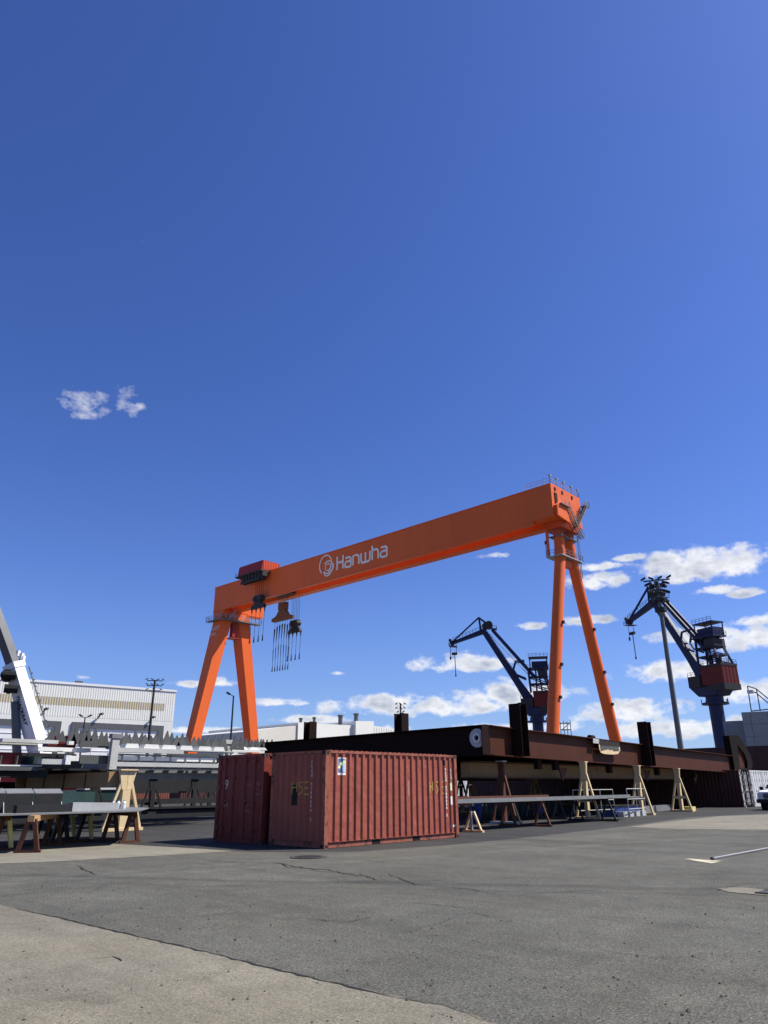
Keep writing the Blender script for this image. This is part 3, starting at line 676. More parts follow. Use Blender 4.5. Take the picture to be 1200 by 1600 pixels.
# rigid (left) legs: tapered boxes splayed fore and aft
XL0, XL1 = GXL-.0, GXL+6.2
def boxleg(pts, nm='leg'):
    m = MB()
    for (a, b) in zip(pts, pts[1:]):
        def q(k): x0, x1, y0, y1, z = k; return [(x0, y0, z), (x1, y0, z), (x1, y1, z), (x0, y1, z)]
        m.hexa(q(a), q(b))
    return m.build(nm, 'orange_paint', g)
boxleg([(XL0+1.2, XL0+4.2, GY-9.6, GY-6.6, 2), (XL0+.3, XL0+5.2, GY+.05, GY+3.8, 52.5), (XL0, XL0+6.0, GY, GY+4.2, ZB-.01)])
boxleg([(XL0+1.2, XL0+4.2, GY+17.6, GY+20.4, 2), (XL0+.3, XL0+5.2, GY+7.2, GY+11.2, 52.5), (XL0, XL0+6.0, GY+5.6, GY+9.6, ZB-.01)])
MB().prism([(XL0+5.9, GY+.2, ZB-.01), (XL0+5.9, GY+9.4, ZB-.01), (XL0+5.9, GY+8.2, ZB-2.6), (XL0+5.9, GY+3.4, ZB-2.6)], (-5.4, 0, 0)).build('leg_head', 'orange_paint', g)
MB().box(XL0+.2, GY, ZB, XL0+9, GY+9.8, GZ+.05).build('end_block', 'orange_paint', g) if False else None
MB().box(GXL-.02, GY+1.01, ZB+.1, GXL+4, GY+17.5, GZ+.02).build('end_block', 'orange_paint', g)  # unseen overhang added to bring the slanting shadow further down the leg
for yy in (-8.1, 19.0):
    bo = MB().box(XL0+.8, GY+yy-5, .9, XL0+4.4, GY+yy+5, 2.6).build('bogie', 'orange_red_paint', g)
    MB().tube((XL0+2, GY+yy-3.5, .55), (XL0+3, GY+yy-3.5, .55), .5, 12).tube((XL0+2, GY+yy+3.5, .55), (XL0+3, GY+yy+3.5, .55), .5, 12).build('wheel', 'dark_steel', bo)
pf = MB().box(XL0-1.4, GY-1.6, 52.2, XL0+7.6, GY-.1, 52.5).box(XL0+5.3, GY-.1, 52.2, XL0+7.6, GY+14, 52.5).build('platform', 'grating_steel', g)
railing(pf, [(XL0-1.4, GY-.2, 52.5), (XL0-1.4, GY-1.6, 52.5), (XL0+7.6, GY-1.6, 52.5), (XL0+7.6, GY+14, 52.5), (XL0+5.4, GY+14, 52.5)], 1.4, .08)
MB().box(XL0+3.0, GY+3.9, 52.51, XL0+5.2, GY+7.1, 55.0).build('machine_box', 'dark_steel', g)
cabm = MB().box(XL0+4.0, GY+4.2, 47.4, XL0+5.6, GY+5.2, 51.9).box(XL0+3.4, GY+3.2, 46.7, XL0+6.2, GY+6.4, 47.0).build('hanging_cab', 'trolley_red', g)
for yy in (5.8, 6.4): MB().tube((XL0+5, GY+yy, 52.2), (XL0+5, GY+yy, 45), .07, 4).build('cable', 'dark_steel', g)
stair(g, (XL0+6.4, GY+1.6, 52.5), (XL0+6.4, GY+4.6, 56.5), (.8, 0, 0), 10, 'galvanised')
text_mesh('lettering', '660T', 'lettering_pale', g, (XL0+.75, GY-.62, 49.2), (1, 0, 0), (0, .19, 1), 1.9, .02, .03)
text_mesh('lettering', 'SWL', 'lettering_pale', g, (XL0+.75, GY-.95, 47.4), (1, 0, 0), (0, .19, 1), 1.5, .02, .03)
# white name and ring emblem on the web
def arc(cx, cz, r, a0, a1, n=6, ry=None): return [(cx+r*math.cos(R(a0+(a1-a0)*i/n)), cz+(ry or r)*math.sin(R(a0+(a1-a0)*i/n))) for i in range(n+1)]
LT = {'H': ([[(0, 0), (0, 1.42)], [(0, .74), (.92, .74)], [(.92, 0), (.92, 1.42)]], 1.25),
      'a': ([[(.06, 1)]+arc(.60, .72, .28, 90, 0)+[(.88, 0)], [(.88, .58), (.26, .58)]+arc(.26, .29, .29, 90, 270)+[(.88, 0)]], 1.22),
      'n': ([[(0, 0), (0, 1)]+[(.5, 1)]+arc(.52, .66, .34, 90, 0)+[(.86, 0)]], 1.20),
      'w': ([[(0, 1)]+arc(.3, .3, .3, 180, 270)+[(.9, 0)]+arc(1.0, .3, .3, 270, 360)+[(1.3, 1)], [(.65, 0), (.65, 1)]], 1.63),
      'h': ([[(0, 0), (0, 1.45)], [(0, 1), (.5, 1)]+arc(.52, .66, .34, 90, 0)+[(.86, 0)]], 1.20)}
tx0, tz0, sc = -142.05, 58.0, 2.78
adv = sum(LT[c][1] for c in 'Hanwha')-.3; sx_ = 19.1/adv
mx = 0
for ch in 'Hanwha':
    m = MB()
    for j_, s in enumerate(LT[ch][0]): ribbon(m, [(tx0+(mx+a)*sx_, GY-.02-.012*j_, tz0+b*sc*.98) for a, b in s], .58, (0, -1, 0), .03)
    m.build('letter', 'lettering_white', g); mx += LT[ch][1]
RN = [0]
def ringmark(cx, cz, rx, rz, w, a0=0, a1=360):
    RN[0] += 1; m = MB(); ribbon(m, [(cx+a, GY-.02-.012*RN[0], cz+b) for a, b in arc(0, 0, rx, a0, a1, 36, rz)], w, (0, -1, 0), .03); m.build('emblem_ring', 'lettering_white', g)
ringmark(-146.85, 60.55, 2.5, 2.75, .36, -62, 232)
ringmark(-145.75, 59.55, 1.95, 1.8, .34, -150, 140)
ringmark(-145.85, 59.65, 1.05, 1.0, .26, 0, 360)
ringmark(-145.9, 58.25, 1.45, 1.15, .34, 172, 372)
ringmark(-144.75, 59.9, 1.35, 2.0, .28, -95, 10)
# upper trolley with its red machinery house
TXa, TXb = -184.6, -172.4
th = MB().prism([(TXa, GY-3.2, GZ-.4), (TXb, GY-3.2, GZ-.4), (TXb, GY-2.7, GZ+2.9), (TXa, GY-2.7, GZ+2.9)], (0, 6.6, 0)).build('trolley_house', 'trolley_red', g)
rm = []
for i in range(9):
    yy = GY-2.4+i*.64
    rm.append(MB().box(TXb+.003, yy, GZ-.1, TXb+.07, yy+.36, GZ+2.7).build('louvre', 'orange_red_paint', th))
MB().box(TXa-.5, GY-3.8, GZ-.75, TXb+.4, GY-.2, GZ-.42).box(TXa-.5, GY-.2, GZ+.02, TXb+.4, GY+4, GZ+.2).build('trolley_deck', 'dark_steel', g)
tm = MB()
for i in range(7): X = TXa+2+i*1.6; tm.box(X, GY-3.0, GZ-2.2-.3*(i % 2), X+1.1, GY-1.2, GZ-.76).tube((X+.2, GY-2.9, GZ-2.6), (X+.2, GY-1.1, GZ-2.6), .5, 10)
tm.box(TXa+1.6, GY-3.1, GZ-3.1, TXb-1.2, GY-2.9, GZ-2.4); tm.build('trolley_frame', 'dark_steel', g)
railing(g, [(TXa-.5, GY-3.7, GZ-.42), (TXa-.5, GY+9, GZ-.42)], 1.2, .07)
# lower trolley between the girders
MB().box(-172.6, GY+1.4, ZB+.4, -164.6, GY+4.0, ZB+2.4).build('lower_trolley', 'dark_steel', g)
mk('hook_brown', (.20, .075, .03), .65, var=.3, scale=.8)
def hook_set(xc, yc, ztop, zblk, w, nrope, slings, zl, beam):
    m = MB()
    for i in range(nrope): X = xc-w*.3+w*.6*i/(nrope-1); m.tube((X, yc-.3, ztop), (X, yc-.3, zblk), .055, 5).tube((X, yc+.3, ztop), (X, yc+.3, zblk), .055, 5)
    m.build('rope', 'dark_steel', g)
    b = MB()
    if beam:
        b.prism([(xc-w*.75, yc-.7, zblk-4.6), (xc+w*.75, yc-.7, zblk-4.6), (xc+w*.75, yc-.7, zblk-3.7), (xc+w*.42, yc-.7, zblk-3.1), (xc+w*.2, yc-.7, zblk-1.4), (xc-w*.2, yc-.7, zblk-1.4), (xc-w*.42, yc-.7, zblk-3.1), (xc-w*.75, yc-.7, zblk-3.7)], (0, 1.4, 0))
        b.box(xc-w*.25, yc-.8, zblk-1.4, xc+w*.25, yc+.8, zblk+.8)
    else:
        b.box(xc-w*.35, yc-.7, zblk-1.0, xc+w*.35, yc+.7, zblk+1.0).prism([(xc-w*.62, yc-.5, zblk-2.9), (xc+w*.62, yc-.5, zblk-2.9), (xc+w*.55, yc-.5, zblk-1.9), (xc+w*.2, yc-.5, zblk-1.01), (xc-w*.2, yc-.5, zblk-1.01), (xc-w*.55, yc-.5, zblk-1.9)], (0, 1.0, 0))
        b.tube((xc-w*.25, yc-.85, zblk), (xc-w*.25, yc+.85, zblk), .8, 10).tube((xc+w*.25, yc-.85, zblk), (xc+w*.25, yc+.85, zblk), .8, 10)
    b.build('hook_block', 'hook_brown' if beam else 'dark_steel', g)
    zb = zblk-(4.6 if beam else 2.9); s = MB()
    for i in range(slings):
        X = xc-w*.6+w*1.2*i/(slings-1); X2_ = X-.25
        if beam:
            zt = zb-2.2+1.1*math.sin(math.pi*i/(slings-1)); s.tube((X, yc, zb), (X, yc, zt), .04, 4)
            s.tube((X, yc, zt), (X2_, yc, zt-4.2), .24, 6, .09).tube((X2_, yc, zt-4.2), (X2_, yc, zt-6.2), .06, 4).tube((X2_, yc, zt-6.2), (X2_, yc, zt-9.6), .14, 5, .09).tube((X2_, yc, zt-9.6), (X2_, yc, zl+1), .065, 5).tube((X2_, yc, zl+1.6), (X2_-.1, yc, zl), .1, 5, .2)
        else:
            s.tube((X, yc, zb+.2), (X2_, yc, zl+1.4), .06, 5).tube((X2_, yc, zl+1.8), (X2_-.08, yc, zl), .12, 5, .24)
            s.tube((X, yc, zb+.2), (X, yc, zb-1.4), .3, 6, .1)
    s.build('sling', 'dark_steel', g)
hook_set(-174.2, GY-2.2, GZ-2.5, 55.0, 5.2, 4, 4, 41.9, False)
hook_set(-168.8, GY+3.0, ZB+.4, 53.0, 6.0, 3, 7, 33.5, True)
hook_set(-175.2, GY+13.2, GZ-.6, 49.9, 4.8, 3, 4, 38.4, False)
MB().box(-181, GY+3.8, GZ+.05, -171, GY+14.5, GZ+.9).build('trolley_arm', 'dark_steel', g)

# ------------------------------------------------------------------ brown steel frame on trestles
def at(x, y, X): return pX(x, y, X)
FA = Vector((-19.7, 27.45, 0)); FB = Vector((-21.2, 62.2, 0)); FC = Vector((-36.4, 28.3, 0)); FD = Vector((-37.8, 62.8, 0))
ztA, ztB, ztC = 4.13, 3.68, 4.10
HB = 1.27
fr = thing('deck_structure', (-28, 44, 2.8), 'huge brown primed steel frame of plate beams with stub posts, resting on cream trestles', 'steel frame')
def fbeam(P, Q, zp, zq, w=.56, h=HB, name='frame_beam', mat='primer_brown'):
    return MB().ibeam(Vector((P.x, P.y, zp-h/2)), Vector((Q.x, Q.y, zq-h/2)), w, h, .035, .03).build(name, mat, fr)
dAB = (FB-FA).normalized()
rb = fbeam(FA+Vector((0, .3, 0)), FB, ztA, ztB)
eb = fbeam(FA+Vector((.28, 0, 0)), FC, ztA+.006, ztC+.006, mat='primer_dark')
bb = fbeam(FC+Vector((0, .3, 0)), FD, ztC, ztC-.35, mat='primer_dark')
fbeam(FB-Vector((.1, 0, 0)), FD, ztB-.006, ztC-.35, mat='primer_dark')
MB().beam(FA+Vector((.25, -.28, ztA-HB+.02)), FA+Vector((.25, -.28, ztA-.02)), .05, .5, (0, 1, 0)).build('end_plate', 'primer_dark', fr)
def lerpz(t): return ztA+(ztB-ztA)*t
for i in range(1, 9):
    t = i/9; P = FA.lerp(FB, t); Q = FC.lerp(FD, t)
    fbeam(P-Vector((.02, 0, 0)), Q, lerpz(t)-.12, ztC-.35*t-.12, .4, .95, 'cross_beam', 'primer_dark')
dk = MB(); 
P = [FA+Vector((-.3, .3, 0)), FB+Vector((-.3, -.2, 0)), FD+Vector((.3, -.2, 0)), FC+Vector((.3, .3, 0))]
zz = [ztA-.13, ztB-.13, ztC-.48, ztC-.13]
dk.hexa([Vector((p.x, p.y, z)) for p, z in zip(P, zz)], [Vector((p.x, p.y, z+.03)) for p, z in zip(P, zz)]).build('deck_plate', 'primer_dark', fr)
# stub posts: I-section, flange towards the viewer, running down over the web
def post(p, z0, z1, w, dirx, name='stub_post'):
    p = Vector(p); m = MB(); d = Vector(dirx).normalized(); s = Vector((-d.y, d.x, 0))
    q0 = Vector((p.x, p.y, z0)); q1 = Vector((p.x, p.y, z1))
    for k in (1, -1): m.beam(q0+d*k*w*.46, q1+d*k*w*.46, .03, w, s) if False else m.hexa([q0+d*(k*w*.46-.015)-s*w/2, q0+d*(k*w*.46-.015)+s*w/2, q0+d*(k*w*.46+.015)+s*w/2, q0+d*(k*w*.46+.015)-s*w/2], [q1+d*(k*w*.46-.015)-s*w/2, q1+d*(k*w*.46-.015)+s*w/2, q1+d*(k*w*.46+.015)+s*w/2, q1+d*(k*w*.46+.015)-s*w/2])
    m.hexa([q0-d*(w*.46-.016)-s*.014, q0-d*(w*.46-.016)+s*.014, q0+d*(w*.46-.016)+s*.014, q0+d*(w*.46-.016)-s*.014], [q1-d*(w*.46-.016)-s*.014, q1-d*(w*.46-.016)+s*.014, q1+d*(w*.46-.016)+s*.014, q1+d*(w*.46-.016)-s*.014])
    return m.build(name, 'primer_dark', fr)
for (px, py, ww) in ((809, 1100, .62), (1006, 1128, .62)):
    q = pX(px, py, -19.75); 
    for _ in range(3): X = FA.x+(FB.x-FA.x)*(q.y-FA.y)/(FB.y-FA.y)+.33; q = pX(px, py, X)
    t = (q.y-FA.y)/(FB.y-FA.y); post((q.x-.02, q.y, 0), lerpz(t)-HB+.04, q.z, ww, (0, 1, 0))
for (px, py, ww) in ((485, 1128, .52), (627, 1115, .52)):
    q = pY(px, py, 27.9); post((q.x, q.y, 0), ztC-.02, q.z, ww, (1, 0, 0))
# round eye plate near the corner
e = pY(745, 1153, FA.y-.32)
MB().ring((e.x, e.y+.10, e.z), (0, -1, 0), .13, .40, .10, 28).build('eye_plate', 'pad_grey', fr)
MB().ring((e.x, e.y-.001, e.z), (0, -1, 0), .12, .2, .05, 24).build('eye_boss', 'rack_light', fr)
# cut-out with a pale lining in the right beam
def onweb(x, y, out=.02):
    q = pX(x, y, -20)
    for _ in range(4): X = FA.x+(FB.x-FA.x)*(q.y-FA.y)/(FB.y-FA.y)+.29+out; q = pX(x, y, X)
    return q
def webplate(pts, th, name, mat, out=.0): return MB().prism([onweb(x, y, out) for x, y in pts], (-th, 0, 0)).build(name, mat, fr)
webplate([(927, 1153.5), (936, 1155), (936, 1162), (927, 1161)], .03, 'bracket_plate', 'pad_grey', .035)
webplate([(936, 1156), (968, 1160), (968, 1175), (937, 1174)], .02, 'cut_out', 'spray_black', .02)
webplate([(938, 1165), (967, 1167), (967, 1173), (940, 1173)], .02, 'lining_plate', 'bracket_grey', .028)
webplate([(937, 1171), (939, 1174), (944, 1172.5), (951, 1171), (952, 1172.5), (957, 1172), (958, 1174), (966.5, 1174), (968, 1172), (968, 1174.5), (966, 1178), (958, 1179), (944, 1178), (939, 1176)], .03, 'lining_rim', 'cream_paint', .04)
webplate([(935.6, 1163), (937.2, 1163.2), (938.5, 1173), (937, 1172)], .03, 'lining_rim', 'cream_paint', .04); webplate([(966.8, 1167), (968.4, 1167.2), (969.2, 1173), (967.6, 1174)], .03, 'lining_rim', 'cream_paint', .04)
MB().tube(onweb(921, 1152.5, -.2), onweb(924, 1152.8, -.2)+Vector((0, .2, 0)), .15, 14).build('pipe_stub', 'primer_dark', fr, smooth=True)
# nose at the far right end
def nose(pts, th, name, mat, out=0.0):
    def q(x, y): return pX(x, y, FB.x+.2+out)
    return MB().prism([q(x, y) for x, y in pts], (-th, 0, 0)).build(name, mat, fr)
nose([(1139, 1149.5), (1150, 1148.5), (1160, 1227), (1153, 1227)], .5, 'nose_post', 'tar_black', .12)
nose([(1150, 1148.5), (1154, 1150), (1166, 1167), (1173, 1180), (1176, 1192), (1175, 1200), (1168, 1201), (1168, 1190), (1163, 1177), (1151, 1162)], .45, 'nose_rim', 'tar_black', .1)
nose([(1151, 1163), (1163, 1178), (1168, 1190), (1168, 1201), (1156, 1201)], .03, 'nose_web', 'primer_brown', -.1)
nose([(1157, 1203), (1172, 1203.5), (1160, 1222), (1158, 1222)], .05, 'gusset', 'primer_brown', -.05)
nose([(1156, 1201), (1175, 1200), (1174, 1204), (1156, 1205)], .45, 'nose_flange', 'tar_black', .08)
# hanging brackets and knees beneath the frame
for (x, y) in ((840, 1192), (868, 1196), (951, 1198), (1083, 1206), (1026, 1203)):
    q = onweb(x, y, -.6); t = (q.y-FA.y)/(FB.y-FA.y); zb = lerpz(t)-HB
    MB().box(q.x-.12, q.y-.18, zb-.45, q.x+.12, q.y+.18, zb-.003).build('hanger', 'primer_dark', fr)
for (x, y) in ((880, 1217), (1012, 1218), (1087, 1222)):
    q = onweb(x, y, -1.0)
    MB().prism([(q.x, q.y-.35, q.z+.55), (q.x, q.y+.5, q.z+.55), (q.x, q.y+.5, q.z+.45), (q.x, q.y, q.z-.1)], (-.06, 0, 0)).build('knee_plate', 'brown_stain', fr)

# ------------------------------------------------------------------ cream trestles
def trestle(name, loc, H, half, along, label, group, mat='cream_paint', tw=.32, base_mat=None):
    """A-shaped trestle; spread 'along' x or y; base at loc"""
    t = thing(name, loc, label, 'trestle', group); L0 = Vector(loc)
    A = Vector((1, 0, 0)) if along == 'x' else Vector((0, 1, 0)); B = Vector((0, 1, 0)) if along == 'x' else Vector((1, 0, 0)); Z = Vector((0, 0, 1))
    for s in (1, -1):
        MB().beam(L0+A*s*half+Z*.12, L0+A*s*tw*.36+Z*H*.80, .10, .10, B).build('brace', mat, t)
        MB().prism([L0+A*s*.008+B*(.005)-B*.07+Z*H, L0+A*s*tw*.60-B*.065+Z*H, L0+A*s*tw*.34-B*.065+Z*H*.68, L0+A*s*.008-B*.065+Z*H*.68], B*.13).build('head_plate', mat, t)
    MB().box(*(L0-A*tw*.28-B*.11+Z*.10), *(L0+A*tw*.28+B*.11+Z*H*.675)).build('column', mat, t)
    MB().box(*(L0-A*tw*.62-B*.16+Z*H), *(L0+A*tw*.62+B*.16+Z*(H+.05))).build('cap', base_mat or mat, t)
    MB().box(*(L0-A*(half+.1)-B*.14), *(L0+A*(half+.1)+B*.14+Z*.11)).build('base_beam', base_mat or mat, t)
    MB().box(*(L0-A*half*.58-B*.13+Z*H*.30), *(L0+A*half*.58-B*.105+Z*H*.37)).build('cross_plate', mat, t)
    return t
TR = 'cream trestles under the brown frame'
def tx(x, X): return pX(x, 1225, X).y
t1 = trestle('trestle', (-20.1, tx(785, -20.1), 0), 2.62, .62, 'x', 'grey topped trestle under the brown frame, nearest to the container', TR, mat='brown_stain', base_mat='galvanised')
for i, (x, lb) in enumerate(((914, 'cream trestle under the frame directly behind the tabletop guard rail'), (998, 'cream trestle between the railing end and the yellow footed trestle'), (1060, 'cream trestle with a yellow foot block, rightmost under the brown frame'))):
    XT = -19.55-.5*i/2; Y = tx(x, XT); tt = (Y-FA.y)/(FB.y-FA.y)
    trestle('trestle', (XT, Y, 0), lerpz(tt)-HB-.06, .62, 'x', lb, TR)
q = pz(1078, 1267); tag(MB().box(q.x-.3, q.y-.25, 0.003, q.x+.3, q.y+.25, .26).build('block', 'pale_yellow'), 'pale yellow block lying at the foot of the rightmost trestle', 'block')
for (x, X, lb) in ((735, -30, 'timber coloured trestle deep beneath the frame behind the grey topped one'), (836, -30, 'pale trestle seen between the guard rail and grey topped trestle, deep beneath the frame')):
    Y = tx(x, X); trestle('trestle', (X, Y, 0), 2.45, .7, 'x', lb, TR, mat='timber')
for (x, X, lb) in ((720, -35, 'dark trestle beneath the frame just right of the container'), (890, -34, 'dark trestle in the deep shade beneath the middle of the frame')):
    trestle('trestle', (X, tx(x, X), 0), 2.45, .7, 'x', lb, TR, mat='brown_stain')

# tan box beam lying under the frame
p = pX(735, 1202, -21.3); q = pX(1052, 1208, -22.2)
tb_ = thing('box_beam', (p.x, p.y, 1.9), 'long tan painted box beam lying beneath the brown frame, parallel to it', 'beam')
MB().beam((-21.6, p.y, 2.30), (-22.4, q.y+.6, 2.30), .5, .62).build('body', 'tan_paint', tb_)
MB().beam((-21.45, p.y, 1.955), (-22.25, q.y+.6, 1.955), .95, .06).build('bottom_flange', 'brown_stain', tb_)
MB().beam((-21.45, p.y, 2.65), (-22.25, q.y+.6, 2.65), .7, .06).build('top_flange', 'brown_stain', tb_)
# second, red-brown beam nearer to the container, deeper in
p = pX(716, 1208, -25); q = pX(783, 1208, -25)
b2 = thing('box_beam', (p.x, p.y, 1.9), 'red brown beam in the shade beneath the frame next to the container', 'beam')
MB().beam((-25, p.y-3, 2.15), (-25, q.y+2, 2.15), .4, .5).build('body', 'primer_brown', b2)
MB().beam((-25, p.y-3, 1.88), (-25, q.y+2, 1.88), .7, .05).build('bottom_flange', 'primer_brown', b2)

# ------------------------------------------------------------------ table of steel plate on sawhorses, right
def aframe(root, c, H, half, axis, mats, nm='end_frame', w=.075, post=False, mb_post='galvanised'):
    c = Vector(c); A = Vector((1, 0, 0)) if axis == 'x' else Vector((0, 1, 0)); B = Vector((0, 1, 0)) if axis == 'x' else Vector((1, 0, 0)); Z = Vector((0, 0, 1))
    for s, mm in zip((1, -1), mats):
        MB().beam(c+A*s*half+Z*.05, c+A*s*.06+Z*H*.98, w, w, B).build('leg', mm, root)
    MB().box(*(c-A*(half+.1)-B*.06), *(c+A*(half+.1)+B*.06+Z*.075)).build('foot', mats[0], root)
    if post: MB().box(*(c-A*.045-B*.04-B*.1+Z*.08), *(c+A*.045+B*.04-B*.1+Z*H)).build('post', mb_post, root)
TBX = -17.62
tp0 = pX(741, 1300, TBX).y
tY = [23.55, pX(848, 1292, TBX).y, pX(952, 1284, TBX).y]
SH = 'sawhorses under the grey plate table'
for i, (Y, m, lb) in enumerate(((tY[0], 'cream_paint', 'pale yellow A shaped sawhorse with a grey post, beside the container end'), (tY[1], 'brown_stain', 'thin rust brown A shaped sawhorse under the middle of the grey plate'), (tY[2], 'charcoal', 'black A shaped sawhorse under the right half of the grey plate'))):
    s = thing('sawhorse', (TBX, Y, 0), lb, 'sawhorse', SH)
    aframe(s, (TBX, Y, 0), .9 if i else .72, .36, 'y' if False else 'x', (m, m), post=(i == 0))
    aframe(s, (TBX-1.7, Y, 0), .9, .36, 'x', (m, m))
    MB().box(TBX-1.75, Y-.06, .9, TBX+.05, Y+.06, 1.0).build('top_beam', 'sheet_steel' if i == 0 else m, s)
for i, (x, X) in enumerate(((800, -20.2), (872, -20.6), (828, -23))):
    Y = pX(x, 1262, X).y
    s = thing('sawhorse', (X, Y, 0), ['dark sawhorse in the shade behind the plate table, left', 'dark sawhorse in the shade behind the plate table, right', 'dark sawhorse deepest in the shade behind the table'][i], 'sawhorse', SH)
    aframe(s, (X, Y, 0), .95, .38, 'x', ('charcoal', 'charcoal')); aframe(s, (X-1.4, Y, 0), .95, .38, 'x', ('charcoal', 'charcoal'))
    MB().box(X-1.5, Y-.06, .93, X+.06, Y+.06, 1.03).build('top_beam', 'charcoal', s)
ye = pX(996, 1247, TBX).y
tt = thing('steel_plate', (TBX, (22.4+ye)/2, 1.0), 'long grey steel plate laid over sawhorses as a table', 'steel plate')
MB().box(TBX-1.5, 22.5, 1.003, TBX+.12, ye, 1.055).build('plate', 'sheet_steel', tt)
MB().box(TBX+.02, 22.5, 1.056, TBX+.10, ye-1, 1.15).build('edge_bar', 'sheet_steel', tt)
MB().box(TBX-1.4, 22.0, 1.057, TBX-1.2, 31.0, 1.20).build('edge_bar', 'brown_stain', tt)
MB().box(TBX-.9, 22.2, 1.057, TBX-.6, 33.0, 1.12).build('loose_bar', 'rack_light', tt)
MB().box(TBX-.55, 22.15, 1.056, TBX-.5, 29.0, 1.17).build('loose_bar', 'brown_stain', tt)
# grey guard rail sections standing behind
def rail_section(a, b, h, label):
    a = Vector(a); b = Vector(b); t = thing('guard_rail', a, label, 'railing', 'grey railing sections behind the table')
    for zz in (h, h*.55, h*.12): MB().tube(a+Vector((0, 0, zz)), b+Vector((0, 0, zz)), .022, 6).build('rail', 'rack_grey', t)
    n = max(2, int((b-a).length/1.1))
    for i in range(n+1): q = a.lerp(b, i/n); MB().tube(q, q+Vector((0, 0, h)), .022, 6).build('upright', 'rack_grey', t)
ga = pX(897, 1262, -20.0); gb = pX(960, 1262, -19.6); gc = pX(988, 1262, -19.4)
rail_section((-20.0, ga.y, .25), (-19.6, gb.y, .25), 1.12, 'grey pipe railing behind the right end of the plate table, left section')
rail_section((-19.0, gb.y+.4, .25), (-19.2, gc.y+1.2, .25), 1.15, 'grey pipe railing behind the right end of the plate table, right section')
p = pz(978, 1274); q = pz(1048, 1266)
tag(MB().hexa([(p.x, p.y, .01), (p.x-.5, p.y+.2, .01), (q.x-.5, q.y+.2, .01), (q.x, q.y, .01)], [(p.x, p.y, .36), (p.x-.5, p.y+.2, .36), (q.x-.5, q.y+.2, .36), (q.x, q.y, .36)]).build('steel_beam', 'sheet_steel'), 'grey box section beam lying on the ground before the frame trestles', 'beam')
p = pz(960, 1277.5); bx = thing('bin', (p.x-.5, p.y+1.5, 0), 'dark blue steel bin on the ground in the shade behind the table', 'bin')
MB().box(p.x-1.3, p.y+.6, .0, p.x-.2, p.y+3.6, .5).build('body', 'container_blue', bx); MB().box(p.x-1.34, p.y+.56, .5, p.x-.16, p.y+3.64, .56).build('rim', 'charcoal', bx)
for i in range(4):
    tag(MB().box(p.x-.15, p.y+.7+i*.75, .0, p.x+.2, p.y+1.15+i*.75, .26).build('box', 'rack_grey'), ['pale box on the ground beside the blue bin, nearest of the row', 'pale box on the ground beside the blue bin, second of the row', 'pale box on the ground beside the blue bin, third of the row', 'pale box on the ground beside the blue bin, last of the row'][i], 'box', 'pale boxes by the blue bin')
# drums and clutter in the shade under the frame
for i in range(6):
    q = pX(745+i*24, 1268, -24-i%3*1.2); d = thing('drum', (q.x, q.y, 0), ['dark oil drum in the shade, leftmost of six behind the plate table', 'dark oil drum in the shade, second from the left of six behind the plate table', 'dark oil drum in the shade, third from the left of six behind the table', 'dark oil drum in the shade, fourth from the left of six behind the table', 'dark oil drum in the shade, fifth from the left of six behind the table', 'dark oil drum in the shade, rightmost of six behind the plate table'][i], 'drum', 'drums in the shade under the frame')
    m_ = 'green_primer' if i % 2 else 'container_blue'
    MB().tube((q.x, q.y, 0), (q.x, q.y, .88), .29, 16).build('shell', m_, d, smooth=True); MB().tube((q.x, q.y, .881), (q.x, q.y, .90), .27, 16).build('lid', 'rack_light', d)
# ------------------------------------------------------------------ containers and walls far under and behind the frame
WHT = ('container_white', 'container_white', 'container_white')
for i in range(4):
    container(['white container far behind the frame, nearest to the red container edge', 'white container far behind the frame, second from the red container', 'white container far behind the frame, third from the red container', 'white container far behind the frame, beside the concrete block wall'][i],
              -62, 76.5+i*5.6, 2.44, 5.4, 2.59, WHT, group='white containers far behind the frame', detail=False)
wl = thing('block_wall', (-47, 82, 0), 'grey concrete block wall behind the middle of the brown frame', 'wall')
base = MB().box(-.6, -.295, 0, .6, .295, .59).build('concrete_block', 'concrete_block', wl, fix=False)
p0 = pX(856, 1243, -50); COL.objects.unlink(base); bm_ = base.data
for v in bm_.vertices: v.co = v.co - (Vector((0, 0, 0))-ORG[wl.name])*1 if False else v.co
for r_ in range(4):
    for c_ in range(6):
        o = bpy.data.objects.new('concrete_block', bm_); COL.objects.link(o); o.parent = wl
        # mesh verts are stored relative to the wall's origin
        o.location = Vector((-50+random.uniform(-.02, .02), p0.y+1+c_*1.23+(.6 if r_ % 2 else 0), r_*.6+.003))
        o.rotation_euler = (0, 0, 0)
bpy.data.objects.remove(base)
for v in bm_.vertices: v.co = Vector((v.co.x+ORG[wl.name].x, v.co.y+ORG[wl.name].y, v.co.z))
for v in bm_.vertices: v.co = Vector((v.co.y, v.co.x, v.co.z))
for o in wl.children: o.location = o.location-ORG[wl.name]
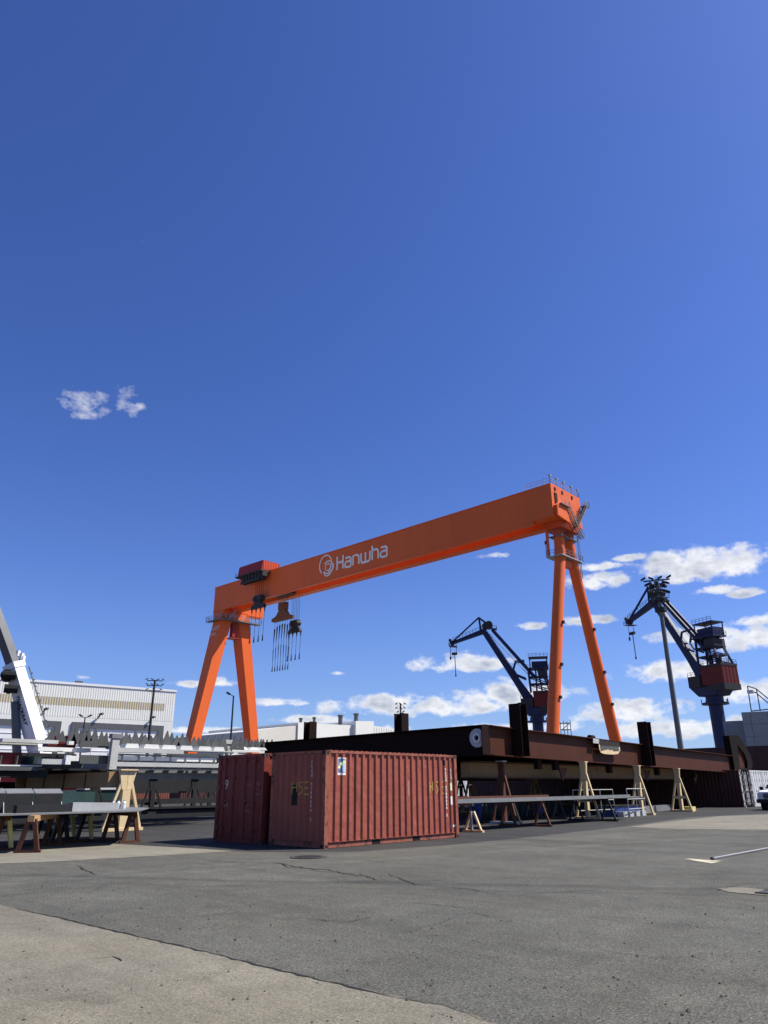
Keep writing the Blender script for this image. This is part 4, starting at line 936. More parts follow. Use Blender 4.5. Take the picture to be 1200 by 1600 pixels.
# dark container wall at the right end, white door ends to the sun
DRK = ('container_dark', 'container_dark', 'container_casting')
CWX = -19.9; CWY = 59.6
container('dark brown container with white doors, below the nose of the frame', CWX-12.2-.0, CWY, 12.2, 2.44, 2.59, DRK, doors='+x', door_mat='container_white', group='container stack at the right', detail=False)
container('dark container in the shade below the frame, left in the bottom row', CWX-24.6, CWY, 12.2, 2.44, 2.59, DRK, group='container stack at the right', detail=False)
for i in range(1, 4):
    container(['', 'white container with its doors to the sun, directly behind the dark one', 'white container with its doors to the sun, second right of the dark wall', 'white container with its doors to the sun, behind the pickup'][i], CWX-6.1, CWY+i*2.56-2.2, 6.1, 2.44, 2.59, WHT, doors='+x', group='white containers behind the pickup', detail=False)
wc = None and container('tall white container whose sunlit doors stand at the end of the dark wall', CWX-.0, CWY+.25, 1.7, 2.3, 2.85, WHT, doors='+x', group='white containers behind the pickup', detail=False)
container('dark brown container stacked on the wall in the frame shade', CWX-13.2, CWY+22, 12.2, 2.44, 2.59, DRK, group='container stack at the right', z0=2.6, detail=False)
# ------------------------------------------------------------------ grey blocks right
def bld(name, label, cat, loc): return thing(name, loc, label, cat)
B1 = pD(1129, 1127, 112); B2 = pD(1158, 1113, 100)
gb1 = bld('steel_block', 'lower grey steel hull block with a blank wall, behind the frame nose', 'hull block', (B1.x, B1.y, 0))
v = (pD(1200, 1120, 112)-B1); v.z = 0; v.normalize(); nrm = Vector((-v.y, v.x, 0))
def prismblk(root, a, v, nrm, ln, dp, z0, z1, nm, mat): 
    a = Vector((a.x, a.y, 0)); return MB().hexa([a+Vector((0, 0, z0)), a+v*ln+Vector((0, 0, z0)), a+v*ln+nrm*dp+Vector((0, 0, z0)), a+nrm*dp+Vector((0, 0, z0))], [a+Vector((0, 0, z1)), a+v*ln+Vector((0, 0, z1)), a+v*ln+nrm*dp+Vector((0, 0, z1)), a+nrm*dp+Vector((0, 0, z1))]).build(nm, mat, root)
prismblk(gb1, B1, v, nrm, 9, 12, 0, B1.z, 'wall', 'cladding_grey')
for k in range(4):
    prismblk(gb1, B1+v*(.4+k*2.1)-nrm*.02, v, nrm, .03, .015, .5, B1.z-.3, 'weld_seam', 'frame_grey')
gb2 = bld('steel_block', 'tall grey steel hull block with a blue lower band, at the right edge', 'hull block', (B2.x, B2.y, 0))
zbl = pD(1180, 1190, 100).z
prismblk(gb2, B2, v, nrm, 14, 12, zbl, B2.z, 'wall', 'cladding_grey'); prismblk(gb2, B2+nrm*.01, v, nrm, 14, 11.9, 0, zbl-.003, 'lower_wall', 'block_blue')
for k in range(7): prismblk(gb2, B2+v*(.9+k*1.9)-nrm*.02, v, nrm, .03, .015, zbl+.1, B2.z-.2, 'weld_seam', 'frame_grey')
for k in range(1, 4): prismblk(gb2, B2+v*.05-nrm*.02, v, nrm, 13.9, .015, zbl+(B2.z-zbl)*k/4, zbl+(B2.z-zbl)*k/4+.025, 'weld_seam', 'frame_grey')
q = pD(1190, 1187, 99.9); MB().tube(q, q-nrm*.3, .12, 8).build('pipe_stub', 'frame_grey', gb2)
# rail frame with a lamp on top of the tall block
tw = thing('pipe_gantry', (B2.x, B2.y, B2.z), 'thin dark pipe frame with sloping rails on top of the tall grey block', 'railing')
def onb(x, y): return pD(x, y, 101)
for (a, b) in (((1168, 1072), (1174, 1112)), ((1182, 1077), (1188, 1111)), ((1168, 1072), (1181, 1076)), ((1181, 1076), (1203, 1094)), ((1170, 1079), (1183, 1083)), ((1183, 1084), (1203, 1101)), ((1174, 1111), (1203, 1108))):
    MB().tube(onb(*a), onb(*b), .07, 6).build('pipe', 'dark_steel', tw)
q = onb(1173, 1081); MB().box(q.x-.35, q.y-.25, q.z-.2, q.x+.35, q.y+.25, q.z+.2).build('lamp', 'rack_light', tw)
# open stair tower right of the crane leg
q = pD(882, 1146, 140); q1 = pD(875, 1128, 140); q2 = pD(891, 1128, 140); h = q1.z
sc_ = thing('stair_tower', (q.x, q.y, 0), 'open scaffold stair tower rising behind the frame right of the orange leg', 'scaffold')
dv = (q2-q1); dv.z = 0; ln = dv.length; dv.normalize(); nv = Vector((-dv.y, dv.x, 0))
for i in range(4):
    for j in (0, 1): c = Vector((q1.x, q1.y, 0))+dv*ln*i/3+nv*j*1.6; MB().tube(c, c+Vector((0, 0, h+.2*(i % 2))), .06, 5).build('upright', 'dark_steel', sc_)
for k in range(8):
    z = h-.2-k*1.15; c = Vector((q1.x, q1.y, z))
    for j in (0, 1): MB().tube(c+nv*j*1.6, c+dv*ln+nv*j*1.6, .05, 5).build('ledger', 'dark_steel', sc_)
    if k % 2: MB().beam(c+dv*.2+nv*.8, c+dv*(ln-.2)+nv*.8+Vector((0, 0, 1.1)), .7, .08).build('flight', 'dark_steel', sc_)

# ------------------------------------------------------------------ level luffing cranes
def luffing(label, group):
    base_px = pD(848, 1228, 285); Z0 = 0
    origin = Vector((base_px.x, base_px.y, 0)); view = Vector((base_px.x, base_px.y, 0)).normalized(); left = Vector((-view.y, view.x, 0))
    t = thing('luffing_crane', origin, label, 'crane', group)
    def P(x, y, off=0):        # point of the crane's own vertical working plane
        d = ray(x, y); n = view; k = (origin-EYE).dot(n)/d.dot(n); return EYE+d*k+view*off
    blue = 'crane_blue'
    zt = P(848, 1118).z
    cm = MB().tube(origin+Vector((0, 0, .2)), origin+Vector((0, 0, zt)), 2.0, 20).build('column', blue, t, smooth=True)
    MB().tube(origin+Vector((0, 0, zt-2.4)), origin+Vector((0, 0, zt-1.9)), 3.8, 20).tube(origin+Vector((0, 0, zt-1.9)), origin+Vector((0, 0, zt)), 2.5, 20).build('slew_ring', blue, t)
    for k in range(7): a = k*.9; MB().box(*(origin+Vector((math.cos(a)*3.7-.1, math.sin(a)*3.7-.1, zt-1.9))), *(origin+Vector((math.cos(a)*3.7+.1, math.sin(a)*3.7+.1, zt-.8)))).build('rail_post', blue, cm)
    def U(u, w, z): return origin+left*u+view*w+Vector((0, 0, z))
    def ubox(u0, u1, w0, w1, z0, z1, nm, mat, par=None): return MB().hexa([U(u0, w0, z0), U(u1, w0, z0), U(u1, w1, z0), U(u0, w1, z0)], [U(u0, w0, z1), U(u1, w0, z1), U(u1, w1, z1), U(u0, w1, z1)]).build(nm, mat, par or t)
    MB().hexa([U(-3, -3, zt), U(3, -3, zt), U(3, 3, zt), U(-3, 3, zt)], [U(-5.6, -3.2, zt+2.6), U(5.6, -3.2, zt+2.6), U(5.6, 3.2, zt+2.6), U(-5.6, 3.2, zt+2.6)]).build('slew_platform', blue, t)
    ubox(-7.2, -1.0, -3.3, 3.3, zt+1.2, zt+2.9, 'counterweight', 'dark_steel')
    h = ubox(-7.0, .8, -3.2, 3.2, zt+2.9, zt+8.0, 'machinery_house', 'crane_red')
    for k in range(5): ubox(-7.07, -7.003, -2.9+k*1.4, -2.8+k*1.4, zt+3.2, zt+7.8, 'wall_rib', 'crane_red', h)
    ubox(-7.1, .9, -3.3, 3.3, zt+8.01, zt+8.7, 'house_roof', 'dark_steel', h)
    ubox(1.2, 5.6, -3.6, -1.6, zt+2.7, zt+6.0, 'side_house', 'dark_steel'); ubox(4.6, 6.8, -1.55, 1.2, zt+2.7, zt+4.8, 'operator_cab', 'dark_steel'); ubox(6.81, 6.86, -1.4, 1.0, zt+3.5, zt+4.6, 'cab_window', 'lens_glass')
    def rl(pts, nm='railing'): 
        m = MB()
        for a, b in zip(pts, pts[1:]):
            n = max(1, int((b-a).length/1.3))
            for i in range(n+1): q = a.lerp(b, i/n); m.tube(q, q+Vector((0, 0, 1.2)), .07, 4)
            for hh in (.6, 1.2): m.tube(a+Vector((0, 0, hh)), b+Vector((0, 0, hh)), .06, 4)
        return m.build(nm, blue, t)
    rl([U(-7.0, -3.2, zt+8.7), U(.8, -3.2, zt+8.7)]); rl([U(-7.0, 3.2, zt+8.7), U(-7.0, -3.2, zt+8.7)]); rl([U(5.6, -3.5, zt+6.0), U(1.3, -3.5, zt+6.0)])
    head = P(757, 988); root = P(840, 1113); nz = Vector((0, 0, 1))
    # boom: two tapering box cheeks joined into one beam, deep at the foot
    d = (head-root); mid = root+d*.36
    MB().beam(root, mid, 2.8, 4.2, w2=1.7, h2=2.6).beam(mid, head, 1.7, 2.6, w2=1.4, h2=2.0).build('boom', blue, t)
    rl([mid+Vector((0, 0, 1.6))-view*.9, head+Vector((0, 0, 1.2))-view*.7], 'boom_handrail')
    # jib at the head with its apex and tie
    jr, jt, ap, hd = P(760, 985), P(708, 1004.5), P(748, 965), P(764, 977)
    MB().beam(jr, jt, 2.0, 1.9, w2=1.2, h2=1.1).build('jib', blue, t); rl([jr+nz*1.0-view, jt+nz*.6-view], 'jib_walkway')
    for w in (-.9, .9): MB().tube(ap+view*w*.2, jt+nz*.6+view*w*.2, .28, 6).build('jib_tie', blue, t)
    for w in (-1.3, 1.3): MB().tube(ap+view*w*.3, P(752, 987)+view*w, .38, 6).build('apex_leg', blue, t); MB().tube(ap+view*w*.3, hd+view*w, .34, 6).build('apex_leg', blue, t)
    MB().tube(hd-view*1.6, hd+view*1.6, 1.5, 12).tube(P(758, 979)-view*1.4, P(758, 979)+view*1.4, 1.2, 12).build('head_sheave', 'dark_steel', t)
    a, b = P(768, 983), P(776, 983.5); pf = MB().beam(a, b, 3.4, .2).build('head_platform', blue, t); rl([a-view*1.7, b-view*1.7, b+view*1.7])
    a, b = P(702, 1010), P(714, 1010.5); MB().beam(a, b, 3.2, .2).build('tip_platform', blue, t); rl([a-view*1.6, b-view*1.6]); rl([a+view*1.6, a-view*1.6])
    MB().tube(P(706.5, 1005)-view*1.0, P(706.5, 1005)+view*1.0, .9, 10).tube(P(703.5, 1001)-view*.9, P(703.5, 1001)+view*.9, .6, 10).build('tip_sheave', 'dark_steel', t)
    # luffing strut back to the tower: twin chords with rungs
    s0, s1 = P(769, 984), P(836.5, 1059); m = MB()
    for w in (-1.1, 1.1): m.beam(s0+view*w, s1+view*w, .5, 1.1)
    n = 22
    for i in range(n): c = s0.lerp(s1, (i+.5)/n); m.tube(c-view*1.1, c+view*1.1, .12, 4); c2 = s0.lerp(s1, min(1, (i+1.5)/n)); m.tube(c-view*1.1, c2+view*1.1, .09, 4)
    m.build('luffing_strut', blue, t)
    for w in (-.5, .5): MB().tube(P(764, 990)+view*w, P(833, 1062)+view*w, .09, 4).build('luffing_rope', 'rack_grey', t)
    # A-frame tower carrying the balance gear
    tz = zt+8.7; rf = tz+8.2
    tops = [U(-3.2, -1.8, rf), U(-3.2, 1.8, rf), U(2.0, -1.8, rf), U(2.0, 1.8, rf)]
    feet = [U(-6.4, -2.6, tz), U(-6.4, 2.6, tz), U(1.6, -2.6, tz), U(1.6, 2.6, tz)]
    for a, b in zip(feet, tops): MB().beam(a, b, .6, .6).build('tower_leg', blue, t)
    for k in (.33, .66):
        q = [a.lerp(b, k) for a, b in zip(feet, tops)]
        for i, j in ((0, 1), (0, 2), (1, 3), (2, 3)): MB().tube(q[i], q[j], .24, 5).build('tower_brace', blue, t)
        for i, j in ((0, 2), (1, 3)): MB().tube(feet[i].lerp(tops[i], k-.33), q[j], .2, 5).build('tower_brace', blue, t)
        ubox(-5.2, 1.4, -2.4, 2.4, q[0].z-.1, q[0].z+.1, 'tower_floor', blue)
    for u in (-4.0, -1.4, .6): MB().beam(U(u-1.2, -1.2, tz), U(u*.4-1, -1.2, rf), .45, .45).build('tower_strut', blue, t)
    ubox(-5.6, 2.6, -2.8, 2.8, rf, rf+.5, 'tower_platform', blue); rl([U(-5.6, -2.8, rf+.5), U(2.6, -2.8, rf+.5)]); rl([U(-5.6, 2.8, rf+.5), U(-5.6, -2.8, rf+.5)])
    ubox(-5.2, .6, -2.0, 2.0, rf+.51, rf+2.9, 'winch_house', blue); ubox(-5.6, 1.6, -2.6, 2.6, rf+4.3, rf+4.6, 'top_platform', blue); rl([U(-5.6, -2.6, rf+4.6), U(1.6, -2.6, rf+4.6)])
    for u in (-5.2, 1.2): 
        for w in (-2.3, 2.3): MB().beam(U(u, w, rf+.5), U(u, w, rf+4.3), .3, .3).build('platform_post', blue, t)
    hexp = [U(3.2, -2, rf+3.4), U(6.6, -2, rf+3.2), U(7.6, -2, rf+.4), U(6.4, -2, rf-1.8), U(3.0, -2, rf-3.4)]
    for w in (0, 4):
        for a, b in zip(hexp, hexp[1:]): MB().beam(a+view*w, b+view*w, .5, .5).build('lever_beam', blue, t)
    MB().beam(U(6.6, 0, rf-1.6), U(3.0, 0, tz-4), .4, .4).build('lever_link', blue, t)
    ubox(-5.0, -1.6, -2.4, 2.4, rf-3.2, rf-.6, 'counter_box', 'dark_steel')
    lm = MB()
    for w in (-.4, .4): lm.tube(U(-6.9, w, tz), U(-6.4, w, rf), .08, 4)
    for i in range(16): lm.tube(U(-6.9+.5*i/16, -.4, tz+8.2*i/16), U(-6.9+.5*i/16, .4, tz+8.2*i/16), .05, 4)
    lm.build('ladder', 'rack_grey', t)
    for u in (-6.6, -5.4): MB().tube(U(u, -2.6, zt+8.7), U(u, -2.6, zt+10.4), .5, 8).build('vent', 'dark_steel', t)
    # ropes and hook traverse
    a0, a1, tb0, tb1 = P(704, 1011), P(713, 1011), P(706, 1021.7), P(714.5, 1021.2)
    MB().tube(a1, P(713.5, 1021), .1, 4).tube(a0, P(704, 1027), .1, 4).build('hoist_rope', 'dark_steel', t)
    MB().beam(tb0, tb1, .8, .9).build('traverse', 'dark_steel', t); MB().tube(P(710.5, 1022), P(712.3, 1055), .16, 5).tube(P(712.2, 1054), P(712.4, 1057), .3, 5).build('pendant', 'dark_steel', t)
    MB().tube(P(704, 1026.5), P(704, 1031), .4, 6, .25).build('hook', 'dark_steel', t)
    return t, origin
lc, lo = luffing('blue level luffing crane with a red house, partly behind the orange leg', 'blue luffing cranes')
q = pD(1139, 1228, 240)
copy_thing(lc, Vector((q.x, q.y, 0)), 'blue luffing crane with its red house in full view, behind the floodlight mast', rz=R(-54), group='blue luffing cranes')

# ------------------------------------------------------------------ floodlight masts and lamps
def floodmast(label, base, H, r0, r1, heads, mat, group=None, name='floodlight_mast', boxw=.5):
    base = Vector((base[0], base[1], 0)); t = thing(name, base, label, 'floodlight', group); Z = Vector((0, 0, 1))
    MB().tube(base, base+Z*H, r0, 14, r1).build('pole', mat, t, smooth=True)
    MB().tube(base, base+Z*.08, r0*2.2, 14).build('base_plate', mat, t)
    s = Vector((base.y, -base.x, 0)).normalized(); f = Vector((base.x, base.y, 0)).normalized()
    for (dz, half, n) in heads:
        c = base+Z*(H+dz); MB().beam(c-s*half, c+s*half, .12, .12).build('crossarm', 'mast_dark', t)
        for i in range(n):
            u = -half+2*half*i/(n-1)+random.uniform(-.1, .1); k = c+s*u; tilt = random.choice((-1, 1))
            MB().prism([k+s*tilt*boxw*.6+Z*.05-f*boxw*.4, k+s*tilt*boxw*.6+Z*.5*boxw-f*boxw*.4, k-s*tilt*boxw*.5+Z*1.1*boxw-f*boxw*.4, k-s*tilt*boxw*.6+Z*.75*boxw-f*boxw*.4], f*boxw*.8).build('lamp_head', 'mast_dark', t)
    return t, base, s, f
p = pD(1063, 1165, 75); ptop = pD(1018, 906, 75)
t, b, s, f = floodmast('tall grey floodlight mast leaning into view before the right blue crane', (p.x, p.y), ptop.z, .29, .17, [(-.1, 1.25, 4)], 'mast_grey', None, boxw=.40)
Z = Vector((0, 0, 1))
for k, (dz, n) in enumerate(((-.9, 5), (-1.9, 5), (-2.9, 4))):
    c = b+Z*(ptop.z+dz*.8)
    MB().ring(c, (0, 0, 1), (.72-.1*k), (.80-.1*k), .1, 16).build('lamp_ring', 'mast_dark', t)
    for i in range(n):
        a = 2*math.pi*i/n+k*.5; d = Vector((math.cos(a), math.sin(a), 0)); e = Vector((-d.y, d.x, 0)); q = c+d*(.72-.1*k)
        MB().beam(c+d*.15, q, .07, .07).build('lamp_arm', 'mast_dark', t)
        MB().prism([q+d*.48-e*.18+Z*.02, q+d*.48-e*.18+Z*.22, q-d*.1-e*.18+Z*.46, q-d*.2-e*.18+Z*.26], e*.36).build('lamp_head', 'mast_dark', t)
MB().tube(b+Z*(ptop.z-3.3), b+Z*(ptop.z-2.9), .55, 14).build('platform', 'mast_dark', t)
p = pD(233, 1150, 118); h = pD(227, 1062, 118).z
floodmast('slim dark floodlight tower with three lamp rows before the white hall', (p.x, p.y), h, .25, .16, [(-.1, 1.15, 4), (-.85, 1.1, 4), (-1.6, .95, 3)], 'mast_dark', 'distant lights', boxw=.34)
p = pD(626, 1118, 230); h = pD(625, 1100, 230).z
floodmast('small distant floodlight tower showing above a stub post of the brown frame', (p.x, p.y), h, .3, .22, [(-.3, 1.3, 3), (-1.5, 1.2, 3), (-2.7, .9, 2)], 'mast_dark', 'distant lights', boxw=.7)
def streetlamp(label, x, y, D, arms):
    p = pD(x, y, D); base = Vector((p.x, p.y, 0)); t = thing('street_lamp', base, label, 'street lamp', 'distant lights'); s = Vector((base.y, -base.x, 0)).normalized(); Z = Vector((0, 0, 1))
    MB().tube(base, base+Z*p.z, .17, 10, .10).build('pole', 'mast_dark', t, smooth=True)
    for sg in arms:
        MB().tube(base+Z*(p.z-.1), base+Z*(p.z+.2)+s*sg*.5, .06, 6).build('arm', 'mast_dark', t)
        MB().beam(base+Z*(p.z+.15)+s*sg*.45, base+Z*(p.z+.42)+s*sg*.95, .3, .24).build('lamp_head', 'mast_dark', t)
streetlamp('slim dark lamp post with one tilted head between the left crane legs', 365, 1087, 100, (-1,))
streetlamp('short dark twin headed lamp post before the white hall doors', 133, 1121, 128, (-1, 1))

# ------------------------------------------------------------------ white hall, left
HX0 = pz(275, 1080, 22); HX1 = pz(0, 1060, 22); hv = (HX1-HX0); hv.z = 0; hv.normalize(); hn = Vector((hv.y, -hv.x, 0))
if hn.dot(Vector((1, 0, 0))) < 0: hn = -hn
ha = thing('hall', (HX0.x, HX0.y, 0), 'long white clad assembly hall with a tan stripe and big grey framed doors', 'hall')
H0 = Vector((HX0.x, HX0.y, 0))
def fac(s0, s1, z0, z1, o0, o1, nm, mat, par=None):
    return MB().hexa([H0+hv*s0+hn*o0+Vector((0, 0, z0)), H0+hv*s1+hn*o0+Vector((0, 0, z0)), H0+hv*s1+hn*o1+Vector((0, 0, z0)), H0+hv*s0+hn*o1+Vector((0, 0, z0))],
                     [H0+hv*s0+hn*o0+Vector((0, 0, z1)), H0+hv*s1+hn*o0+Vector((0, 0, z1)), H0+hv*s1+hn*o1+Vector((0, 0, z1)), H0+hv*s0+hn*o1+Vector((0, 0, z1))]).build(nm, mat, par or ha)
def sz(x, y):       # picture point -> (s, z) on the facade
    d = ray(x, y); k = (H0-EYE).dot(hn)/d.dot(hn); q = EYE+d*k; return (q-H0).dot(hv), q.z
hw = fac(0, 90, 0, 22, -40, 0, 'wall', 'cladding_white')
s0, zs1 = sz(258, 1100); _, zs0 = sz(258, 1111)
def ribs(sa, sb, za, zb, nm, mat, step=.5, out=.035):
    m = MB(); n = int((sb-sa)/step)
    for i in range(n):
        s = sa+i*step; a = H0+hv*s; q = [a+hn*.003, a+hv*.1+hn*out, a+hv*.30+hn*out, a+hv*.40+hn*.003]
        m.hexa([p+Vector((0, 0, za)) for p in q], [p+Vector((0, 0, zb)) for p in q])
    o = m.build(nm, mat, ha); o['kind'] = 'stuff'; return o
ribs(s0+.1, 88, zs0, zs1, 'stripe_cladding', 'cladding_tan', out=.04); ribs(.2, 88, zs1+.02, 21.8, 'upper_cladding', 'cladding_white')
ribs(.2, s0, zs0, zs1, 'stripe_cladding_end', 'cladding_white')
fac(-.15, 90, 21.8, 22.25, -40, .18, 'parapet', 'door_white')
d1a, zt1 = sz(255, 1139); d1b, zt2 = sz(113, 1126); d2a, _ = sz(97, 1121); d2b = 84
zd = (zt1+zt2)/2
ribs(.2, 88, zd+1.2, zs0-.02, 'lower_cladding', 'cladding_white')
def door(a, b):
    fac(a, b, zd-.9, zd+.2, .003, .35, 'door_frame', 'frame_grey'); fac(a, a+1.2, 0, zd-.9, .003, .35, 'door_frame', 'frame_grey'); fac(b-1.2, b, 0, zd-.9, .003, .35, 'door_frame', 'frame_grey')
    dd = fac(a+1.2, b-1.2, 0, zd-.9, .003, .05, 'door', 'door_white')
    for k in range(1, 9): fac(a+1.2, b-1.2, zd-.9-k*1.5, zd-.9-k*1.5+.12, .051, .14, 'door_rail', 'door_white', dd)
    for k in range(1, 5): s = a+1.2+(b-a-2.4)*k/5; fac(s-.05, s+.05, 0, zd-.9, .051, .10, 'door_stile', 'door_white', dd)
door(d1a, d1b); door(d2a, d2b)
for (x, y) in ((67, 1108), (153, 1116), (234, 1121)):
    s, z = sz(x, y); m = MB().beam(H0+hv*s+hn*.1+Vector((0, 0, z-.9)), H0+hv*(s-.2)+hn*.7+Vector((0, 0, z-.2)), .22, .22); m.beam(H0+hv*(s-.2)+hn*.6+Vector((0, 0, z-.1)), H0+hv*(s-.7)+hn*1.2+Vector((0, 0, z+.1)), .6, .35); m.build('wall_lamp', 'frame_grey', ha)
s, z = sz(124, 1068); fac(s-.7, s+.7, 22.26, 22.7, -1, -.2, 'roof_vent', 'frame_grey')
# ------------------------------------------------------------------ white factory buildings, middle distance
mbd = thing('factory_building', (pD(500, 1228, 300).x, pD(500, 1228, 300).y, 0), 'pale factory building with roof vents far behind the brown frame', 'building')
FBX = -222.0
def far_box(x0, x1, ytop0, ytop1, off, dep, nm, mat, zb=0):
    a = pX(x0, ytop0, FBX+off); b = pX(x1, ytop1, FBX+off)
    A = [Vector((FBX+off-dep, a.y, zb)), Vector((FBX+off, a.y, zb)), Vector((FBX+off, b.y, zb)), Vector((FBX+off-dep, b.y, zb))]
    return MB().hexa(A, [Vector((p.x, p.y, z)) for p, z in zip(A, (a.z, a.z, b.z, b.z))]).build(nm, mat, mbd)
far_box(396, 468, 1142, 1133, 0, 60, 'wing', 'cladding_cream')
far_box(476, 493, 1131, 1131, -.8, 60, 'wing', 'cladding_white')
far_box(466, 477, 1129, 1128.5, .6, 60, 'stair_block', 'cladding_white')
hallm = far_box(492, 561, 1130.5, 1134, -.5, 60, 'wing', 'cladding_white')
far_box(556, 584, 1126.5, 1127, 1.2, 40, 'stair_block', 'cladding_white')
far_box(584, 640, 1134.5, 1142, 0, 60, 'wing', 'cladding_white')
for (x, y) in ((532, 1121), (556.5, 1118.5), (470, 1126), (491, 1124.5)):
    c = pX(x, y, FBX-8); r = 1.1 if y < 1122 else .7
    MB().tube(c-Vector((0, 0, 3.4)), c+Vector((0, 0, .4)), r*.85, 10).tube(c+Vector((0, 0, .4)), c+Vector((0, 0, 1.0)), r*1.15, 10).build('roof_vent', 'frame_grey', mbd)
for i in range(14): far_box(585+i*3.8, 585.25+i*3.8, 1136+i*.5, 1136+i*.5, .12, .1, 'wall_rib', 'cladding_cream')

# ------------------------------------------------------------------ mobile crane, left
mc_base = pD(58, 1236, 60)
mc = thing('mobile_crane', (mc_base.x, mc_base.y, 0), 'white telescopic mobile crane with a raised boom and red carrier behind the racks', 'mobile crane')
def mp_(x, y): return pD(x, y, 60)
vw = Vector((mc_base.x, mc_base.y, 0)).normalized(); sd = Vector((vw.y, -vw.x, 0))
a, b = mp_(66, 1190), mp_(22, 1040)
bq = sd-vw
bm1 = MB().beam(a, b, .98, 1.12, bq, .86, .98).build('boom_base', 'boom_white', mc)
# the boom is turned so that its side (shade) and top (sun) both show
MB().beam(b+(b-a).normalized()*.02, mp_(-14, 940), .7, .76, bq, .6, .64).build('boom_section', 'boom_grey', mc)
MB().beam(b-(b-a).normalized()*.25, b+(b-a).normalized()*.18, 1.0, 1.14, bq).build('boom_collar', 'boom_white', mc)
dn = (b-a).normalized(); up_ = dn.cross(vw).normalized()
MB().tube(mp_(27, 1195), mp_(24, 1096), .30, 12).build('lift_cylinder', 'boom_grey', mc, smooth=True)
for (x, y, r) in ((11, 1057, .42), (14, 1078, .3)): q = mp_(x, y)-vw*.5; MB().tube(q-vw*.3, q+vw*.5, r, 12).tube(q-vw*.35-sd*.3, q-vw*.3+sd*.6, .3, 8).build('hose_reel', 'rubber', mc)
for (x, y) in ((25, 1036), (31, 1040), (33, 1044)): q = mp_(x, y); MB().tube(q, q+Vector((0, 0, .7)), .06, 5).tube(q+Vector((0, 0, .5)), q+Vector((0, 0, .9)), .2, 6).build('bracket', 'boom_white', mc)
m = MB()
for k in range(14): c = a.lerp(b, k/14)-sd*(-.98); m.tube(c, c+dn*.5, .05, 4).tube(c, c-sd*-.15, .05, 4)
m.build('ladder', 'boom_grey', mc)
w0 = a.lerp(b, .62); text_mesh('lettering', 'THACKRAY', 'charcoal', mc, w0+(-sd-vw).normalized()*.535-(sd-vw).normalized()*.16+dn*.4, -dn, (sd-vw).normalized(), .42, .01, .012)
# carrier
c0 = mp_(-30, 1200); cx = Vector((mc_base.x, mc_base.y, 0)); L_ = -sd
def cbox(u0, u1, w0, w1, z0, z1, nm, mat): return MB().hexa([cx+sd*u0+vw*w0+Vector((0, 0, z0)), cx+sd*u1+vw*w0+Vector((0, 0, z0)), cx+sd*u1+vw*w1+Vector((0, 0, z0)), cx+sd*u0+vw*w1+Vector((0, 0, z0))], [cx+sd*u0+vw*w0+Vector((0, 0, z1)), cx+sd*u1+vw*w0+Vector((0, 0, z1)), cx+sd*u1+vw*w1+Vector((0, 0, z1)), cx+sd*u0+vw*w1+Vector((0, 0, z1))]).build(nm, mat, mc)
cbox(-9, 4, -1.4, 1.4, .9, 1.7, 'carrier', 'machine_red'); cbox(-2.4, 1.8, -1.5, 1.5, 1.71, 3.6, 'turntable', 'machine_red'); cbox(-5.4, -2.6, -1.5, -.4, 1.75, 3.5, 'operator_cab', 'boom_white'); cbox(-5.2, -2.8, -1.52, -1.503, 2.5, 3.4, 'cab_window', 'window_glass')
for u in (-8, -6.4, -2, -.4, 2.6):
    c = cx+sd*u-vw*1.42+Vector((0, 0, .65)); wh = MB().tube(c, c+vw*.45, .65, 18).build('wheel', 'rubber', mc); MB().tube(c-vw*.01, c+vw*.05, .32, 12).build('rim', 'rack_light', wh)

# ------------------------------------------------------------------ pickup, right edge
pk0 = pz(1189, 1266)
pk = thing('pickup_truck', (pk0.x+.9, pk0.y+2.6, 0), 'white pickup truck facing us, half cut by the right edge of the picture', 'pickup truck')
ox, oy = pk0.x, pk0.y-.35          # left front corner
def V(x, y, z): return (ox+x, oy+y, z)
def loft(secs, nm, mat, par=pk, sm=False):      # secs: list of (y, [(x,z)...])
    m = MB(); n = len(secs[0][1]); vs = []
    for y, pr in secs: vs += [V(x, y, z) for x, z in pr]
    fs = [tuple(range(n)), tuple(range(len(vs)-1, len(vs)-n-1, -1))]
    for k in range(len(secs)-1):
        for i in range(n): j = (i+1) % n; fs.append((k*n+i, k*n+j, (k+1)*n+j, (k+1)*n+i))
    m.add(vs, fs); return bevel(m.build(nm, mat, par), .03)
Wd = 2.0
def sec(z0, z1, in_): return [(in_*.4, z0), (Wd-in_*.4, z0), (Wd-.0, z0+(z1-z0)*.45), (Wd-in_, z1-.06), (Wd-in_-.1, z1), (in_+.1, z1), (in_, z1-.06), (0, z0+(z1-z0)*.45)]
body = loft([(0.0, sec(.48, 1.12, .10)), (.25, sec(.45, 1.18, .06)), (1.35, sec(.42, 1.24, .05)), (3.3, sec(.42, 1.26, .05)), (5.6, sec(.45, 1.26, .05))], 'body', 'white_paint')
loft([(1.25, [(.10, 1.24), (Wd-.10, 1.24), (Wd-.12, 1.27), (.12, 1.27)]), (1.95, [(.22, 1.3), (Wd-.22, 1.3), (Wd-.30, 1.86), (.30, 1.86)]), (2.9, [(.22, 1.3), (Wd-.22, 1.3), (Wd-.30, 1.90), (.30, 1.90)]), (3.35, [(.14, 1.26), (Wd-.14, 1.26), (Wd-.26, 1.80), (.26, 1.80)])], 'cabin', 'white_paint')
